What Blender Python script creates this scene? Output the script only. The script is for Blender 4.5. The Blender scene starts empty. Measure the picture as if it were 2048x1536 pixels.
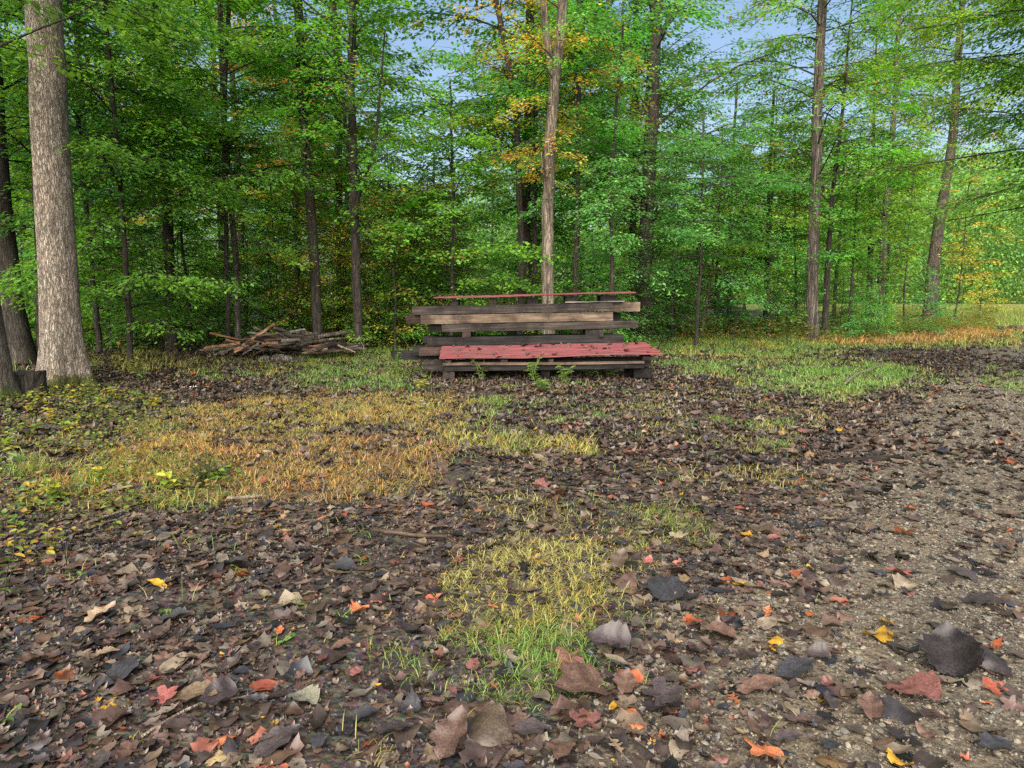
import bpy, math, random
import numpy as np
from mathutils import Vector, Matrix, Euler
R = math.radians
PI = math.pi
SC = bpy.context.scene
COL = SC.collection

# ------------------------------------------------------------------ camera
CAMH = 1.5
FPX = 1400.0                     # focal length in pixels of the 2048 wide frame
PITCH = math.atan(178 / FPX)
cam = bpy.data.cameras.new('camera')
camo = bpy.data.objects.new('camera', cam)
COL.objects.link(camo)
camo.location = (0, 0, CAMH)
camo.rotation_euler = (PI / 2 - PITCH, 0, 0)
cam.sensor_width = 36
cam.lens = 36 * FPX / 2048
cam.clip_start = 0.05
cam.clip_end = 2000
SC.camera = camo

# ------------------------------------------------------------------ sky, sun, exposure
SUN_EL, SUN_ROT = 38, 192        # degrees; rotation measured clockwise from +Y
w = bpy.data.worlds.new('World')
SC.world = w
w.use_nodes = True
wn = w.node_tree.nodes
wn.clear()
sky = wn.new('ShaderNodeTexSky')
sky.sky_type = 'NISHITA'
sky.sun_disc = False
sky.sun_elevation = R(SUN_EL)
sky.sun_rotation = R(SUN_ROT)
sky.air_density = 1.0
sky.dust_density = 3.5
sky.ozone_density = 1.0
bg = wn.new('ShaderNodeBackground')
bg.inputs['Strength'].default_value = 0.07
wo = wn.new('ShaderNodeOutputWorld')
w.node_tree.links.new(sky.outputs[0], bg.inputs['Color'])
w.node_tree.links.new(bg.outputs[0], wo.inputs['Surface'])
sl = bpy.data.lights.new('sun', 'SUN')
sl.energy = 4.4
sl.angle = R(75)
sl.color = (1.0, 0.95, 0.86)
so = bpy.data.objects.new('sun', sl)
COL.objects.link(so)
a_ = R(SUN_ROT)
sd = Vector((math.sin(a_) * math.cos(R(SUN_EL)), math.cos(a_) * math.cos(R(SUN_EL)), math.sin(R(SUN_EL))))
so.rotation_euler = sd.to_track_quat('Z', 'Y').to_euler()
so.location = (0, -5, 30)
SC.view_settings.view_transform = 'Standard'
SC.view_settings.look = 'None'
SC.view_settings.gamma = 1
SC.view_settings.use_curve_mapping = False
SC.view_settings.exposure = 1.65
SC.cycles.max_bounces = 6
SC.cycles.diffuse_bounces = 4
SC.cycles.glossy_bounces = 2
SC.cycles.transmission_bounces = 5
SC.cycles.transparent_max_bounces = 4
SC.cycles.use_denoising = False
SC.cycles.caustics_reflective = False
SC.cycles.caustics_refractive = False

# ------------------------------------------------------------------ helpers
rng = np.random.default_rng(7)
cp, sp_ = math.cos(PITCH), math.sin(PITCH)


def ray(px, py):
    u = (np.asarray(px, float) - 1024) / FPX
    v = (768 - np.asarray(py, float)) / FPX
    return u, cp + v * sp_, -sp_ + v * cp      # x, y, z direction


def hash2(i, j, s):
    n = (i * 374761393 + j * 668265263 + s * 974634777) & 0x7fffffff
    n = ((n ^ (n >> 13)) * 1274126177) & 0x7fffffff
    return ((n ^ (n >> 16)) & 0xffff) / 65535.0


def vnoise(x, y, s=0):
    x = np.asarray(x, float); y = np.asarray(y, float)
    i = np.floor(x).astype(np.int64); j = np.floor(y).astype(np.int64)
    fx = x - i; fy = y - j
    fx = fx * fx * (3 - 2 * fx); fy = fy * fy * (3 - 2 * fy)
    a = hash2(i, j, s); b = hash2(i + 1, j, s); c = hash2(i, j + 1, s); d = hash2(i + 1, j + 1, s)
    return (a * (1 - fx) + b * fx) * (1 - fy) + (c * (1 - fx) + d * fx) * fy


def hz(x, y):
    """height of the ground"""
    x = np.asarray(x, float); y = np.asarray(y, float)
    far = np.clip((y - 20) / 40, 0, 1)
    h = 0.07 * (vnoise(x * 0.45, y * 0.45, 3) - 0.5) + 0.03 * (vnoise(x * 1.7, y * 1.7, 4) - 0.5)
    h = h * np.clip((y - 1.0) / 4, 0.25, 1) + far * 0.7
    # bank rising to the big trees on the left
    h += 0.12 * np.clip((-x - 4.5) / 4, 0, 1) * np.clip((y - 4) / 5, 0, 1)
    # far wooded hillside
    h += np.clip((y - 75) / 90, 0, 1) ** 1.3 * (4 + 22 * np.clip((x - 20) / 50, 0, 1))
    return h


def G(px, py):
    dx, dy, dz = ray(px, py)
    h = 0.0
    for _ in range(6):
        t = (CAMH - h) / -dz
        x, y = dx * t, dy * t
        h = float(hz(x, y))
    return float(x), float(y), h


def P(px, py, Y):
    dx, dy, dz = ray(px, py)
    t = Y / dy
    return Vector((float(dx * t), Y, float(CAMH + dz * t)))


def proj(p):
    p = np.asarray(p, float)
    x = p[..., 0]; y = p[..., 1]; z = p[..., 2] - CAMH
    dep = y * cp - z * sp_
    up = y * sp_ + z * cp
    dep = np.where(dep < 0.05, 0.05, dep)
    return 1024 + FPX * x / dep, 768 - FPX * up / dep


def np_mesh(name, V, faces, col=None, uv=None, smooth=False):
    """faces: list of (F,k) int arrays"""
    me = bpy.data.meshes.new(name)
    V = np.ascontiguousarray(V, dtype=np.float32)
    me.vertices.add(len(V))
    me.vertices.foreach_set('co', V.ravel())
    loops = np.concatenate([f.ravel() for f in faces]).astype(np.int32)
    tot = np.concatenate([np.full(len(f), f.shape[1], np.int32) for f in faces])
    start = np.concatenate([[0], np.cumsum(tot)[:-1]]).astype(np.int32)
    me.loops.add(len(loops))
    me.loops.foreach_set('vertex_index', loops)
    me.polygons.add(len(tot))
    me.polygons.foreach_set('loop_start', start)
    me.polygons.foreach_set('loop_total', tot)
    me.polygons.foreach_set('use_smooth', np.full(len(tot), bool(smooth)))
    me.update(calc_edges=True)
    if col is not None:
        at = me.color_attributes.new('Col', 'FLOAT_COLOR', 'POINT')
        c4 = np.ones((len(V), 4), np.float32)
        c4[:, :3] = col
        at.data.foreach_set('color', c4.ravel())
    if uv is not None:
        at = me.attributes.new('leafuv', 'FLOAT_VECTOR', 'POINT')
        u3 = np.zeros((len(V), 3), np.float32)
        u3[:, :2] = uv
        at.data.foreach_set('vector', u3.ravel())
    return me


def link(name, me, mat=None, parent=None, loc=None, rot=None):
    o = bpy.data.objects.new(name, me)
    COL.objects.link(o)
    if mat is not None:
        if len(me.materials) == 0:
            me.materials.append(mat)
    if parent is not None:
        o.parent = parent
    if loc is not None:
        o.location = loc
    if rot is not None:
        o.rotation_euler = rot
    return o


def tag(o, label=None, cat=None, group=None, kind=None):
    if label: o['label'] = label
    if cat: o['category'] = cat
    if group: o['group'] = group
    if kind: o['kind'] = kind
    return o


def empty(name, loc, label, cat, group=None, rz=0):
    o = bpy.data.objects.new(name, None)
    COL.objects.link(o)
    o.empty_display_size = 0.2
    o.location = loc
    o.rotation_euler = (0, 0, rz)
    return tag(o, label, cat, group)


def copy_tree(root, loc, rz, scale, label=None, group=None):
    r = root.copy(); COL.objects.link(r)
    r.location = loc; r.rotation_euler = (0, 0, rz); r.scale = (scale, scale, scale)
    if label: r['label'] = label
    if group: r['group'] = group
    for ch in list(root.children):
        c = ch.copy(); COL.objects.link(c); c.parent = r
    return r


# ------------------------------------------------------------------ materials
def new_mat(name):
    m = bpy.data.materials.new(name)
    m.use_nodes = True
    nt = m.node_tree
    for n in list(nt.nodes):
        nt.nodes.remove(n)
    out = nt.nodes.new('ShaderNodeOutputMaterial')
    return m, nt, out


def N(nt, t, **kw):
    n = nt.nodes.new(t)
    for k, v in kw.items():
        if k in n.inputs.keys() if isinstance(k, str) else False:
            n.inputs[k].default_value = v
        else:
            setattr(n, k, v)
    return n


def L(nt, a, b):
    nt.links.new(a, b)


def ramp(nt, fac, stops):
    r = nt.nodes.new('ShaderNodeValToRGB')
    el = r.color_ramp.elements
    while len(el) > 1:
        el.remove(el[-1])
    el[0].position = stops[0][0]; el[0].color = (*stops[0][1], 1)
    for p, c in stops[1:]:
        e = el.new(p); e.color = (*c, 1)
    L(nt, fac, r.inputs['Fac'])
    return r.outputs['Color']


def mixc(nt, fac, a, b, mode='MIX'):
    m = nt.nodes.new('ShaderNodeMix')
    m.data_type = 'RGBA'; m.blend_type = mode
    for sock, v in ((m.inputs[0], fac), (m.inputs[6], a), (m.inputs[7], b)):
        if isinstance(v, (int, float)): sock.default_value = v
        elif isinstance(v, tuple): sock.default_value = (*v, 1)
        else: L(nt, v, sock)
    return m.outputs[2]


def math_(nt, op, a, b=0.5):
    m = nt.nodes.new('ShaderNodeMath'); m.operation = op
    for s, v in ((m.inputs[0], a), (m.inputs[1], b)):
        if isinstance(v, (int, float)): s.default_value = v
        else: L(nt, v, s)
    return m.outputs[0]


def coords(nt, scale=(1, 1, 1), kind='Object'):
    tc = nt.nodes.new('ShaderNodeTexCoord')
    mp = nt.nodes.new('ShaderNodeMapping')
    L(nt, tc.outputs[kind], mp.inputs[0])
    mp.inputs['Scale'].default_value = scale
    return mp.outputs[0]


def noise(nt, vec, scale, detail=4, rough=0.6):
    n = nt.nodes.new('ShaderNodeTexNoise')
    L(nt, vec, n.inputs['Vector'])
    n.inputs['Scale'].default_value = scale
    n.inputs['Detail'].default_value = detail
    n.inputs['Roughness'].default_value = rough
    return n.outputs[0]


def voro(nt, vec, scale, feature='F1', out=0):
    n = nt.nodes.new('ShaderNodeTexVoronoi')
    n.feature = feature
    L(nt, vec, n.inputs['Vector'])
    n.inputs['Scale'].default_value = scale
    return n.outputs[out]


def bump(nt, h, strength, dist, prev=None):
    b = nt.nodes.new('ShaderNodeBump')
    b.inputs['Strength'].default_value = strength
    b.inputs['Distance'].default_value = dist
    L(nt, h, b.inputs['Height'])
    if prev is not None:
        L(nt, prev, b.inputs['Normal'])
    return b.outputs[0]


def princ(nt, out, color, rough, normal=None, spec=0.4, metallic=0.0):
    p = nt.nodes.new('ShaderNodeBsdfPrincipled')
    for k, v in (('Base Color', color), ('Roughness', rough)):
        if isinstance(v, (int, float)): p.inputs[k].default_value = v
        elif isinstance(v, tuple): p.inputs[k].default_value = (*v, 1)
        else: L(nt, v, p.inputs[k])
    p.inputs['Specular IOR Level'].default_value = spec
    p.inputs['Metallic'].default_value = metallic
    if normal is not None:
        L(nt, normal, p.inputs['Normal'])
    if out is not None:
        L(nt, p.outputs[0], out.inputs['Surface'])
    return p


def foliage_mat(name, trans=0.54, rough=0.45, spec=0.3, hue=0.03, tboost=(1.35, 1.25, 0.6)):
    m, nt, out = new_mat(name)
    at = nt.nodes.new('ShaderNodeAttribute'); at.attribute_name = 'Col'
    oi = nt.nodes.new('ShaderNodeObjectInfo')
    hs = nt.nodes.new('ShaderNodeHueSaturation')
    L(nt, at.outputs['Color'], hs.inputs['Color'])
    h = math_(nt, 'MULTIPLY_ADD', oi.outputs['Random'], hue)
    nt.nodes[-1].inputs[2].default_value = 0.5 - hue / 2
    L(nt, h, hs.inputs['Hue'])
    v = math_(nt, 'MULTIPLY_ADD', oi.outputs['Random'], 0.35)
    nt.nodes[-1].inputs[2].default_value = 0.82
    L(nt, v, hs.inputs['Value'])
    c = hs.outputs[0]
    p = princ(nt, None, c, rough, spec=spec)
    tr = nt.nodes.new('ShaderNodeBsdfTranslucent')
    L(nt, mixc(nt, 1.0, c, tboost, 'MULTIPLY'), tr.inputs['Color'])
    mx = nt.nodes.new('ShaderNodeMixShader'); mx.inputs[0].default_value = trans
    L(nt, p.outputs[0], mx.inputs[1]); L(nt, tr.outputs[0], mx.inputs[2])
    L(nt, mx.outputs[0], out.inputs['Surface'])
    return m


def litter_mat(name, objcol):
    """wet fallen leaf: per leaf colour, veins, blotches, sheen"""
    m, nt, out = new_mat(name)
    if objcol:
        base = nt.nodes.new('ShaderNodeObjectInfo').outputs['Color']
    else:
        a = nt.nodes.new('ShaderNodeAttribute'); a.attribute_name = 'Col'; base = a.outputs['Color']
    uv = nt.nodes.new('ShaderNodeAttribute'); uv.attribute_name = 'leafuv'
    sx = nt.nodes.new('ShaderNodeSeparateXYZ'); L(nt, uv.outputs['Vector'], sx.inputs[0])
    au = math_(nt, 'ABSOLUTE', sx.outputs[0], 0)
    mid = math_(nt, 'LESS_THAN', au, 0.05)
    # side veins run forward from the midrib
    ph = math_(nt, 'ADD', math_(nt, 'MULTIPLY', sx.outputs[1], 34.0), math_(nt, 'MULTIPLY', au, -16.0))
    vein = math_(nt, 'POWER', math_(nt, 'ABSOLUTE', math_(nt, 'SINE', ph, 0), 0), 30.0)
    co = coords(nt)
    n1 = noise(nt, co, 26 if objcol else 14, 4)
    dirt = ramp(nt, n1, [(0.35, (0.55, 0.5, 0.5)), (0.62, (1.15, 1.12, 1.1))])
    c = mixc(nt, 1.0, base, dirt, 'MULTIPLY')
    n2 = noise(nt, co, 90, 2)
    c = mixc(nt, math_(nt, 'GREATER_THAN', n2, 0.68), c, (0.02, 0.015, 0.012))
    c = mixc(nt, math_(nt, 'MULTIPLY', mid, 0.35), c, mixc(nt, 1.0, c, (1.7, 1.6, 1.4), 'MULTIPLY'))
    hgt = math_(nt, 'ADD', math_(nt, 'MULTIPLY', vein, -0.10), n1)
    b = bump(nt, hgt, 0.35, 0.003)
    c = mixc(nt, math_(nt, 'MULTIPLY', vein, 0.22), c, mixc(nt, 1.0, c, (1.5, 1.4, 1.25), 'MULTIPLY'))
    rr = math_(nt, 'MULTIPLY_ADD', n1, 0.4)
    nt.nodes[-1].inputs[2].default_value = 0.26 if objcol else 0.12
    big = noise(nt, co, 3.0 if objcol else 5.0, 3)
    c = mixc(nt, ramp(nt, big, [(0.48, (0, 0, 0)), (0.60, (0.7, 0.7, 0.7))]), c, mixc(nt, 1.0, c, (0.55, 0.5, 0.5), 'MULTIPLY'))
    p = princ(nt, None, c, rr, b, spec=0.42)
    tr = nt.nodes.new('ShaderNodeBsdfTranslucent'); L(nt, c, tr.inputs['Color'])
    mx = nt.nodes.new('ShaderNodeMixShader'); mx.inputs[0].default_value = 0.12
    L(nt, p.outputs[0], mx.inputs[1]); L(nt, tr.outputs[0], mx.inputs[2])
    L(nt, mx.outputs[0], out.inputs['Surface'])
    return m


def bark_mat(name, dark, mid, light, zs=4.0, xs=26.0, strength=0.9, moss=None):
    m, nt, out = new_mat(name)
    co = coords(nt, (xs, xs, zs))
    wv = noise(nt, co, 0.6, 5, 0.65)
    dn = nt.nodes.new('ShaderNodeTexNoise'); L(nt, co, dn.inputs['Vector']); dn.inputs['Scale'].default_value = 0.9; dn.inputs['Detail'].default_value = 4
    dm = nt.nodes.new('ShaderNodeVectorMath'); dm.operation = 'MULTIPLY_ADD'
    L(nt, dn.outputs['Color'], dm.inputs[0]); dm.inputs[1].default_value = (2.2, 2.2, 2.2); L(nt, co, dm.inputs[2])
    vo = voro(nt, dm.outputs[0], 1.0, 'DISTANCE_TO_EDGE')
    crack = ramp(nt, vo, [(0.0, (0, 0, 0)), (0.16, (1, 1, 1))])
    fine = noise(nt, coords(nt, (90, 90, 30)), 1.0, 3)
    c = ramp(nt, wv, [(0.3, dark), (0.5, mid), (0.72, light)])
    c = mixc(nt, math_(nt, 'MULTIPLY', math_(nt, 'SUBTRACT', 1.0, crack), 0.55), c, dark)
    c = mixc(nt, 1.0, c, ramp(nt, fine, [(0.3, (0.72,) * 3), (0.7, (1.2,) * 3)]), 'MULTIPLY')
    patch = noise(nt, coords(nt), 1.7, 3)
    c = mixc(nt, 1.0, c, ramp(nt, patch, [(0.35, (0.85, 0.88, 0.85)), (0.65, (1.1, 1.06, 1.02))]), 'MULTIPLY')
    if moss:
        z = nt.nodes.new('ShaderNodeSeparateXYZ'); L(nt, coords(nt), z.inputs[0])
        f = math_(nt, 'SUBTRACT', math_(nt, 'ADD', noise(nt, coords(nt), 5, 4), 0.15), math_(nt, 'MULTIPLY', z.outputs[2], 1.5))
        f = ramp(nt, f, [(0.33, (0, 0, 0)), (0.55, (1, 1, 1))])
        c = mixc(nt, f, c, moss)
    h = math_(nt, 'ADD', math_(nt, 'MULTIPLY', crack, 0.7), math_(nt, 'ADD', wv, math_(nt, 'MULTIPLY', fine, 0.3)))
    princ(nt, out, c, 0.85, bump(nt, h, strength, 0.03), spec=0.25)
    return m


def wood_mat(name, dark, mid, light, axis=0, grey=0.4, wet=0.7):
    m, nt, out = new_mat(name)
    s = [28, 28, 28]; s[axis] = 1.3
    oi = nt.nodes.new('ShaderNodeObjectInfo')
    tc = nt.nodes.new('ShaderNodeTexCoord')
    av = nt.nodes.new('ShaderNodeVectorMath'); av.operation = 'ADD'
    L(nt, tc.outputs['Object'], av.inputs[0])
    k = nt.nodes.new('ShaderNodeVectorMath'); k.operation = 'SCALE'
    k.inputs[0].default_value = (13, 7, 5); L(nt, oi.outputs['Random'], k.inputs['Scale'])
    L(nt, k.outputs[0], av.inputs[1])
    mp = nt.nodes.new('ShaderNodeMapping'); L(nt, av.outputs[0], mp.inputs[0]); mp.inputs['Scale'].default_value = s
    g = noise(nt, mp.outputs[0], 1.0, 5, 0.65)
    blot = noise(nt, av.outputs[0], 2.6, 4, 0.6)
    c = ramp(nt, g, [(0.28, dark), (0.52, mid), (0.75, light)])
    c = mixc(nt, ramp(nt, blot, [(0.42, (0, 0, 0)), (0.62, (1, 1, 1))]), c, mixc(nt, 1.0, c, (0.42, 0.40, 0.42), 'MULTIPLY'))
    sp = noise(nt, av.outputs[0], 30, 3)
    c = mixc(nt, math_(nt, 'MULTIPLY', math_(nt, 'GREATER_THAN', sp, 0.66), grey), c, light)
    princ(nt, out, c, wet, bump(nt, math_(nt, 'ADD', g, math_(nt, 'MULTIPLY', sp, 0.15)), 0.35, 0.008), spec=0.12)
    return m


M = {}
M['leaf'] = foliage_mat('leaf_green')
M['leaf_far'] = foliage_mat('leaf_far', trans=0.3, rough=0.6, spec=0.2, hue=0.05)
M['grass'] = foliage_mat('grass_blade', trans=0.3, rough=0.5, spec=0.35, hue=0.0)
M['litter'] = litter_mat('litter', False)
M['leaf_single'] = litter_mat('leaf_single', True)
M['bark_pale'] = bark_mat('bark_pale', (0.115, 0.09, 0.072), (0.26, 0.213, 0.17), (0.48, 0.43, 0.37), 7, 34, 1.1, (0.07, 0.075, 0.015))
M['bark_grey'] = bark_mat('bark_grey', (0.035, 0.03, 0.025), (0.105, 0.088, 0.07), (0.20, 0.175, 0.145), 3, 22, 1.0, (0.06, 0.08, 0.02))
M['bark_dark'] = bark_mat('bark_dark', (0.012, 0.010, 0.009), (0.04, 0.032, 0.026), (0.085, 0.07, 0.058), 4, 24, 0.8)
M['bark_tan'] = bark_mat('bark_tan', (0.035, 0.027, 0.02), (0.13, 0.105, 0.08), (0.28, 0.24, 0.19), 2.5, 28, 1.0)
M['bark_shag'] = bark_mat('bark_shag', (0.03, 0.024, 0.02), (0.095, 0.078, 0.066), (0.20, 0.172, 0.15), 1.6, 18, 1.2)
M['twig'] = bark_mat('twig', (0.05, 0.04, 0.03), (0.16, 0.13, 0.10), (0.3, 0.27, 0.22), 8, 40, 0.6)


def ground_mat(name, stops, scale, peb=0.0):
    m, nt, out = new_mat(name)
    co = coords(nt)
    n1 = noise(nt, co, scale, 8, 0.7)
    n2 = noise(nt, co, 1.1, 4)
    v = voro(nt, co, 38, 'F1', 1)
    vd = voro(nt, co, 38, 'F1', 0)
    v2 = voro(nt, co, 95, 'F1', 1)
    c = ramp(nt, n1, stops)
    if peb:
        cc = ramp(nt, v2, [(0.0, (0.55, 0.5, 0.42)), (0.5, (1, 0.97, 0.9)), (1.0, (1.5, 1.45, 1.35))])
        c = mixc(nt, peb, c, mixc(nt, 1.0, c, cc, 'MULTIPLY'))
    else:
        c = mixc(nt, 0.6, c, mixc(nt, 1.0, c, v, 'MULTIPLY'))
    c = mixc(nt, 1.0, c, ramp(nt, n2, [(0.3, (0.75, 0.75, 0.78)), (0.7, (1.15, 1.12, 1.05))]), 'MULTIPLY')
    h = math_(nt, 'ADD', math_(nt, 'MULTIPLY', n1, 1.2), math_(nt, 'MULTIPLY', vd, -0.6))
    princ(nt, out, c, ramp(nt, n1, [(0.3, (0.35,) * 3), (0.6, (0.8,) * 3)]), bump(nt, h, 0.9, 0.02), spec=0.4)
    return m


M['soil'] = ground_mat('soil', [(0.3, (0.018, 0.013, 0.010)), (0.5, (0.05, 0.037, 0.029)), (0.7, (0.12, 0.092, 0.07))], 22)
M['gravel'] = ground_mat('gravel', [(0.3, (0.024, 0.020, 0.015)), (0.5, (0.080, 0.065, 0.046)), (0.7, (0.165, 0.138, 0.10))], 30, 0.8)
M['meadow'] = ground_mat('meadow', [(0.3, (0.08, 0.10, 0.025)), (0.5, (0.19, 0.21, 0.05)), (0.7, (0.32, 0.30, 0.10))], 3)


def stone_mat():
    m, nt, out = new_mat('stone')
    a = nt.nodes.new('ShaderNodeAttribute'); a.attribute_name = 'Col'
    n = noise(nt, coords(nt), 60, 3)
    c = mixc(nt, 1.0, a.outputs['Color'], ramp(nt, n, [(0.3, (0.7,) * 3), (0.7, (1.2,) * 3)]), 'MULTIPLY')
    princ(nt, out, c, 0.55, bump(nt, n, 0.5, 0.004), spec=0.4)
    return m


M['stone'] = stone_mat()

# ------------------------------------------------------------------ zones of the clearing (drawn as ground outlines)
TRACK = [(1130, 1600), (1150, 1536), (1230, 1340), (1400, 1140), (1560, 960), (1640, 870), (1750, 800), (1850, 742), (1900, 706),
         (2048, 690), (2500, 672), (3400, 690), (3400, 1600)]
TRACKG = np.array([G(*p)[:2] for p in TRACK])


def inpoly(x, y, poly):
    x = np.asarray(x); y = np.asarray(y)
    c = np.zeros(x.shape, bool)
    n = len(poly)
    for i in range(n):
        x0, y0 = poly[i]; x1, y1 = poly[(i + 1) % n]
        cond = ((y0 > y) != (y1 > y))
        with np.errstate(divide='ignore', invalid='ignore'):
            xi = (x1 - x0) * (y - y0) / (y1 - y0 + 1e-12) + x0
        c ^= cond & (x < xi)
    return c


# ground sheet: rows get wider with distance; split by what covers it
ys = np.concatenate([np.linspace(-25, 0.6, 14), 0.6 + np.cumsum(0.03 * 1.0125 ** np.arange(330)),])
ys = np.concatenate([ys, np.geomspace(ys[-1] * 1.05, 900, 34)])
us = np.sinh(np.linspace(-3.2, 3.2, 361)) / math.sinh(3.2)
nx = len(us)
XX = us[None, :] * (14 + np.abs(ys[:, None]) * 3.2)
YY = np.repeat(ys[:, None], nx, 1)
ZZ = hz(XX, YY) + 0.012 * (vnoise(XX * 9, YY * 9, 9) - 0.5) * (YY < 14)
GV = np.stack([XX, YY, ZZ], -1).reshape(-1, 3)
ii = np.arange((len(ys) - 1) * nx).reshape(len(ys) - 1, nx)[:, :-1].ravel()
GF = np.stack([ii, ii + 1, ii + 1 + nx, ii + nx], -1)
fc = GV[GF].mean(1)
jx = fc[:, 0] + 0.25 * (vnoise(fc[:, 0] * 2.2, fc[:, 1] * 2.2, 11) - 0.5)
jy = fc[:, 1] + 0.25 * (vnoise(fc[:, 0] * 2.2, fc[:, 1] * 2.2, 12) - 0.5)
is_track = inpoly(jx, jy, TRACKG)
is_meadow = (fc[:, 1] > 27 + 0.0 * fc[:, 0]) & (fc[:, 0] > 14 + 0.12 * (fc[:, 1] - 27)) & ~is_track


def sub_mesh(name, mask):
    F = GF[mask]
    used, inv = np.unique(F.ravel(), return_inverse=True)
    return np_mesh(name, GV[used], [inv.reshape(-1, 4)], smooth=True)


tag(link('ground', sub_mesh('ground', ~is_track & ~is_meadow), M['soil']), kind='structure')
tag(link('gravel_track', sub_mesh('gravel_track', is_track), M['gravel']), kind='structure')
tag(link('meadow', sub_mesh('meadow', is_meadow), M['meadow']), kind='structure')


# ------------------------------------------------------------------ leaf shapes
def leaf_strip(rows, cols, kind, curl, roll, wave, seed):
    """a leaf 1 long along +Y, blade grid; returns V, quads, uv"""
    r = np.random.default_rng(seed)
    t = np.linspace(0, 1, rows)
    if kind == 'ovate':
        wd = 0.30 * np.sin(PI * t ** 0.85) ** 0.8
    elif kind == 'oblong':
        wd = 0.21 * np.sin(PI * t ** 1.25) ** 0.75
    elif kind == 'heart':
        wd = 0.46 * np.sin(PI * (t * 0.96 + 0.04) ** 0.62) ** 0.8
    elif kind == 'oak':
        wd = 0.27 * np.sin(PI * t) ** 0.7 * (0.62 + 0.38 * np.sin(t * 24 + 1))
    wd = np.maximum(wd, 0.006)
    wl = wd * (1 + 0.12 * r.standard_normal(rows)); wr = wd * (1 + 0.12 * r.standard_normal(rows))
    c = np.linspace(-1, 1, cols)
    V = np.zeros((rows, cols, 3)); uv = np.zeros((rows, cols, 2))
    for j, cj in enumerate(c):
        wj = np.where(cj < 0, wl, wr)
        x = cj * wj
        z = roll * (x ** 2) / 0.09 * 0.3 + wave * np.sin(t * 17 + (3 if cj < 0 else 0) + seed) * abs(cj) ** 1.5
        V[:, j] = np.stack([x, t - 0.45, z], -1)
        uv[:, j, 0] = cj * wj / 0.3; uv[:, j, 1] = t
    bend = curl * (V[..., 1] ** 2) * 1.6 + 0.05 * np.sin(V[..., 1] * 5 + seed)
    V[..., 2] += bend + 0.05 * (vnoise(V[..., 0] * 9 + seed * 7.3, V[..., 1] * 9, 66) - 0.5) * (0.3 + np.abs(uv[..., 0]))
    idx = np.arange(rows * cols).reshape(rows, cols)
    q = np.stack([idx[:-1, :-1], idx[:-1, 1:], idx[1:, 1:], idx[1:, :-1]], -1).reshape(-1, 4)
    return V.reshape(-1, 3), q, uv.reshape(-1, 2)


def leaf_star(nring, lobes, curl, seed):
    """maple like leaf, fan of rings"""
    r = np.random.default_rng(seed)
    na = lobes * 4
    th = np.linspace(0, 2 * PI, na, endpoint=False)
    lob = np.abs(np.cos(th * lobes / 2)) ** 0.8
    rad = 0.27 + 0.22 * lob
    rad = rad * (1 + 0.08 * r.standard_normal(na))
    rad[np.abs(np.angle(np.exp(1j * (th - 1.5 * PI)))) < 0.25] *= 0.5
    V = [[0, 0, 0]]; uv = [[0, 0.5]]
    for k in range(1, nring + 1):
        f = k / nring
        for a in range(na):
            x, y = rad[a] * f * math.cos(th[a]), rad[a] * f * math.sin(th[a])
            z = curl * (x * x * 1.5 + y * y * 0.6) * 1.4 + 0.05 * f * math.sin(th[a] * 3 + seed)
            V.append([x, y, z]); uv.append([x * 2, y + 0.5])
    T = [[0, 1 + a, 1 + (a + 1) % na] for a in range(na)]
    Q = []
    for k in range(nring - 1):
        o = 1 + k * na
        for a in range(na):
            b = (a + 1) % na
            Q.append([o + a, o + na + a, o + na + b, o + b])
    return np.array(V, float), np.array(Q, int).reshape(-1, 4), np.array(uv, float), np.array(T, int)


def rand_rots(n, tilt, r):
    """rotation matrices: random heading, normal tilted by up to tilt (rad, 1 sigma)"""
    az = r.uniform(0, 2 * PI, n)
    ax = r.standard_normal(n) * tilt; ay = r.standard_normal(n) * tilt
    cz, sz = np.cos(az), np.sin(az)
    Rz = np.zeros((n, 3, 3)); Rz[:, 0, 0] = cz; Rz[:, 0, 1] = -sz; Rz[:, 1, 0] = sz; Rz[:, 1, 1] = cz; Rz[:, 2, 2] = 1
    Rx = np.zeros((n, 3, 3)); Rx[:, 0, 0] = 1; Rx[:, 1, 1] = np.cos(ax); Rx[:, 1, 2] = -np.sin(ax); Rx[:, 2, 1] = np.sin(ax); Rx[:, 2, 2] = np.cos(ax)
    Ry = np.zeros((n, 3, 3)); Ry[:, 1, 1] = 1; Ry[:, 0, 0] = np.cos(ay); Ry[:, 0, 2] = np.sin(ay); Ry[:, 2, 0] = -np.sin(ay); Ry[:, 2, 2] = np.cos(ay)
    return Rx @ Ry @ Rz


def scatter(parts, template, pos, rots, size, col):
    V, faces, uv = template
    W = np.einsum('nij,kj->nki', rots, V) * size[:, None, None] + pos[:, None, :]
    parts.append((W.reshape(-1, 3), [f for f in faces], len(V), len(pos), np.repeat(col, len(V), 0), np.tile(uv, (len(pos), 1))))


def join(name, parts, smooth=False):
    Vs, Cs, Us, Fs = [], [], [], {}
    off = 0
    for W, faces, k, n, c, u in parts:
        Vs.append(W); Cs.append(c); Us.append(u)
        for f in faces:
            if len(f) == 0: continue
            g = (f[None, :, :] + (np.arange(n) * k)[:, None, None] + off).reshape(-1, f.shape[1])
            Fs.setdefault(f.shape[1], []).append(g)
        off += len(W)
    return np_mesh(name, np.concatenate(Vs), [np.concatenate(v) for v in Fs.values()], np.concatenate(Cs), np.concatenate(Us), smooth)


def T_strip(rows, cols, kind, curl, roll, wave, seed):
    V, q, uv = leaf_strip(rows, cols, kind, curl, roll, wave, seed)
    return V, [q], uv


def T_star(nring, lobes, curl, seed):
    V, q, uv, t = leaf_star(nring, lobes, curl, seed)
    return V, [t, q], uv


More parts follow.
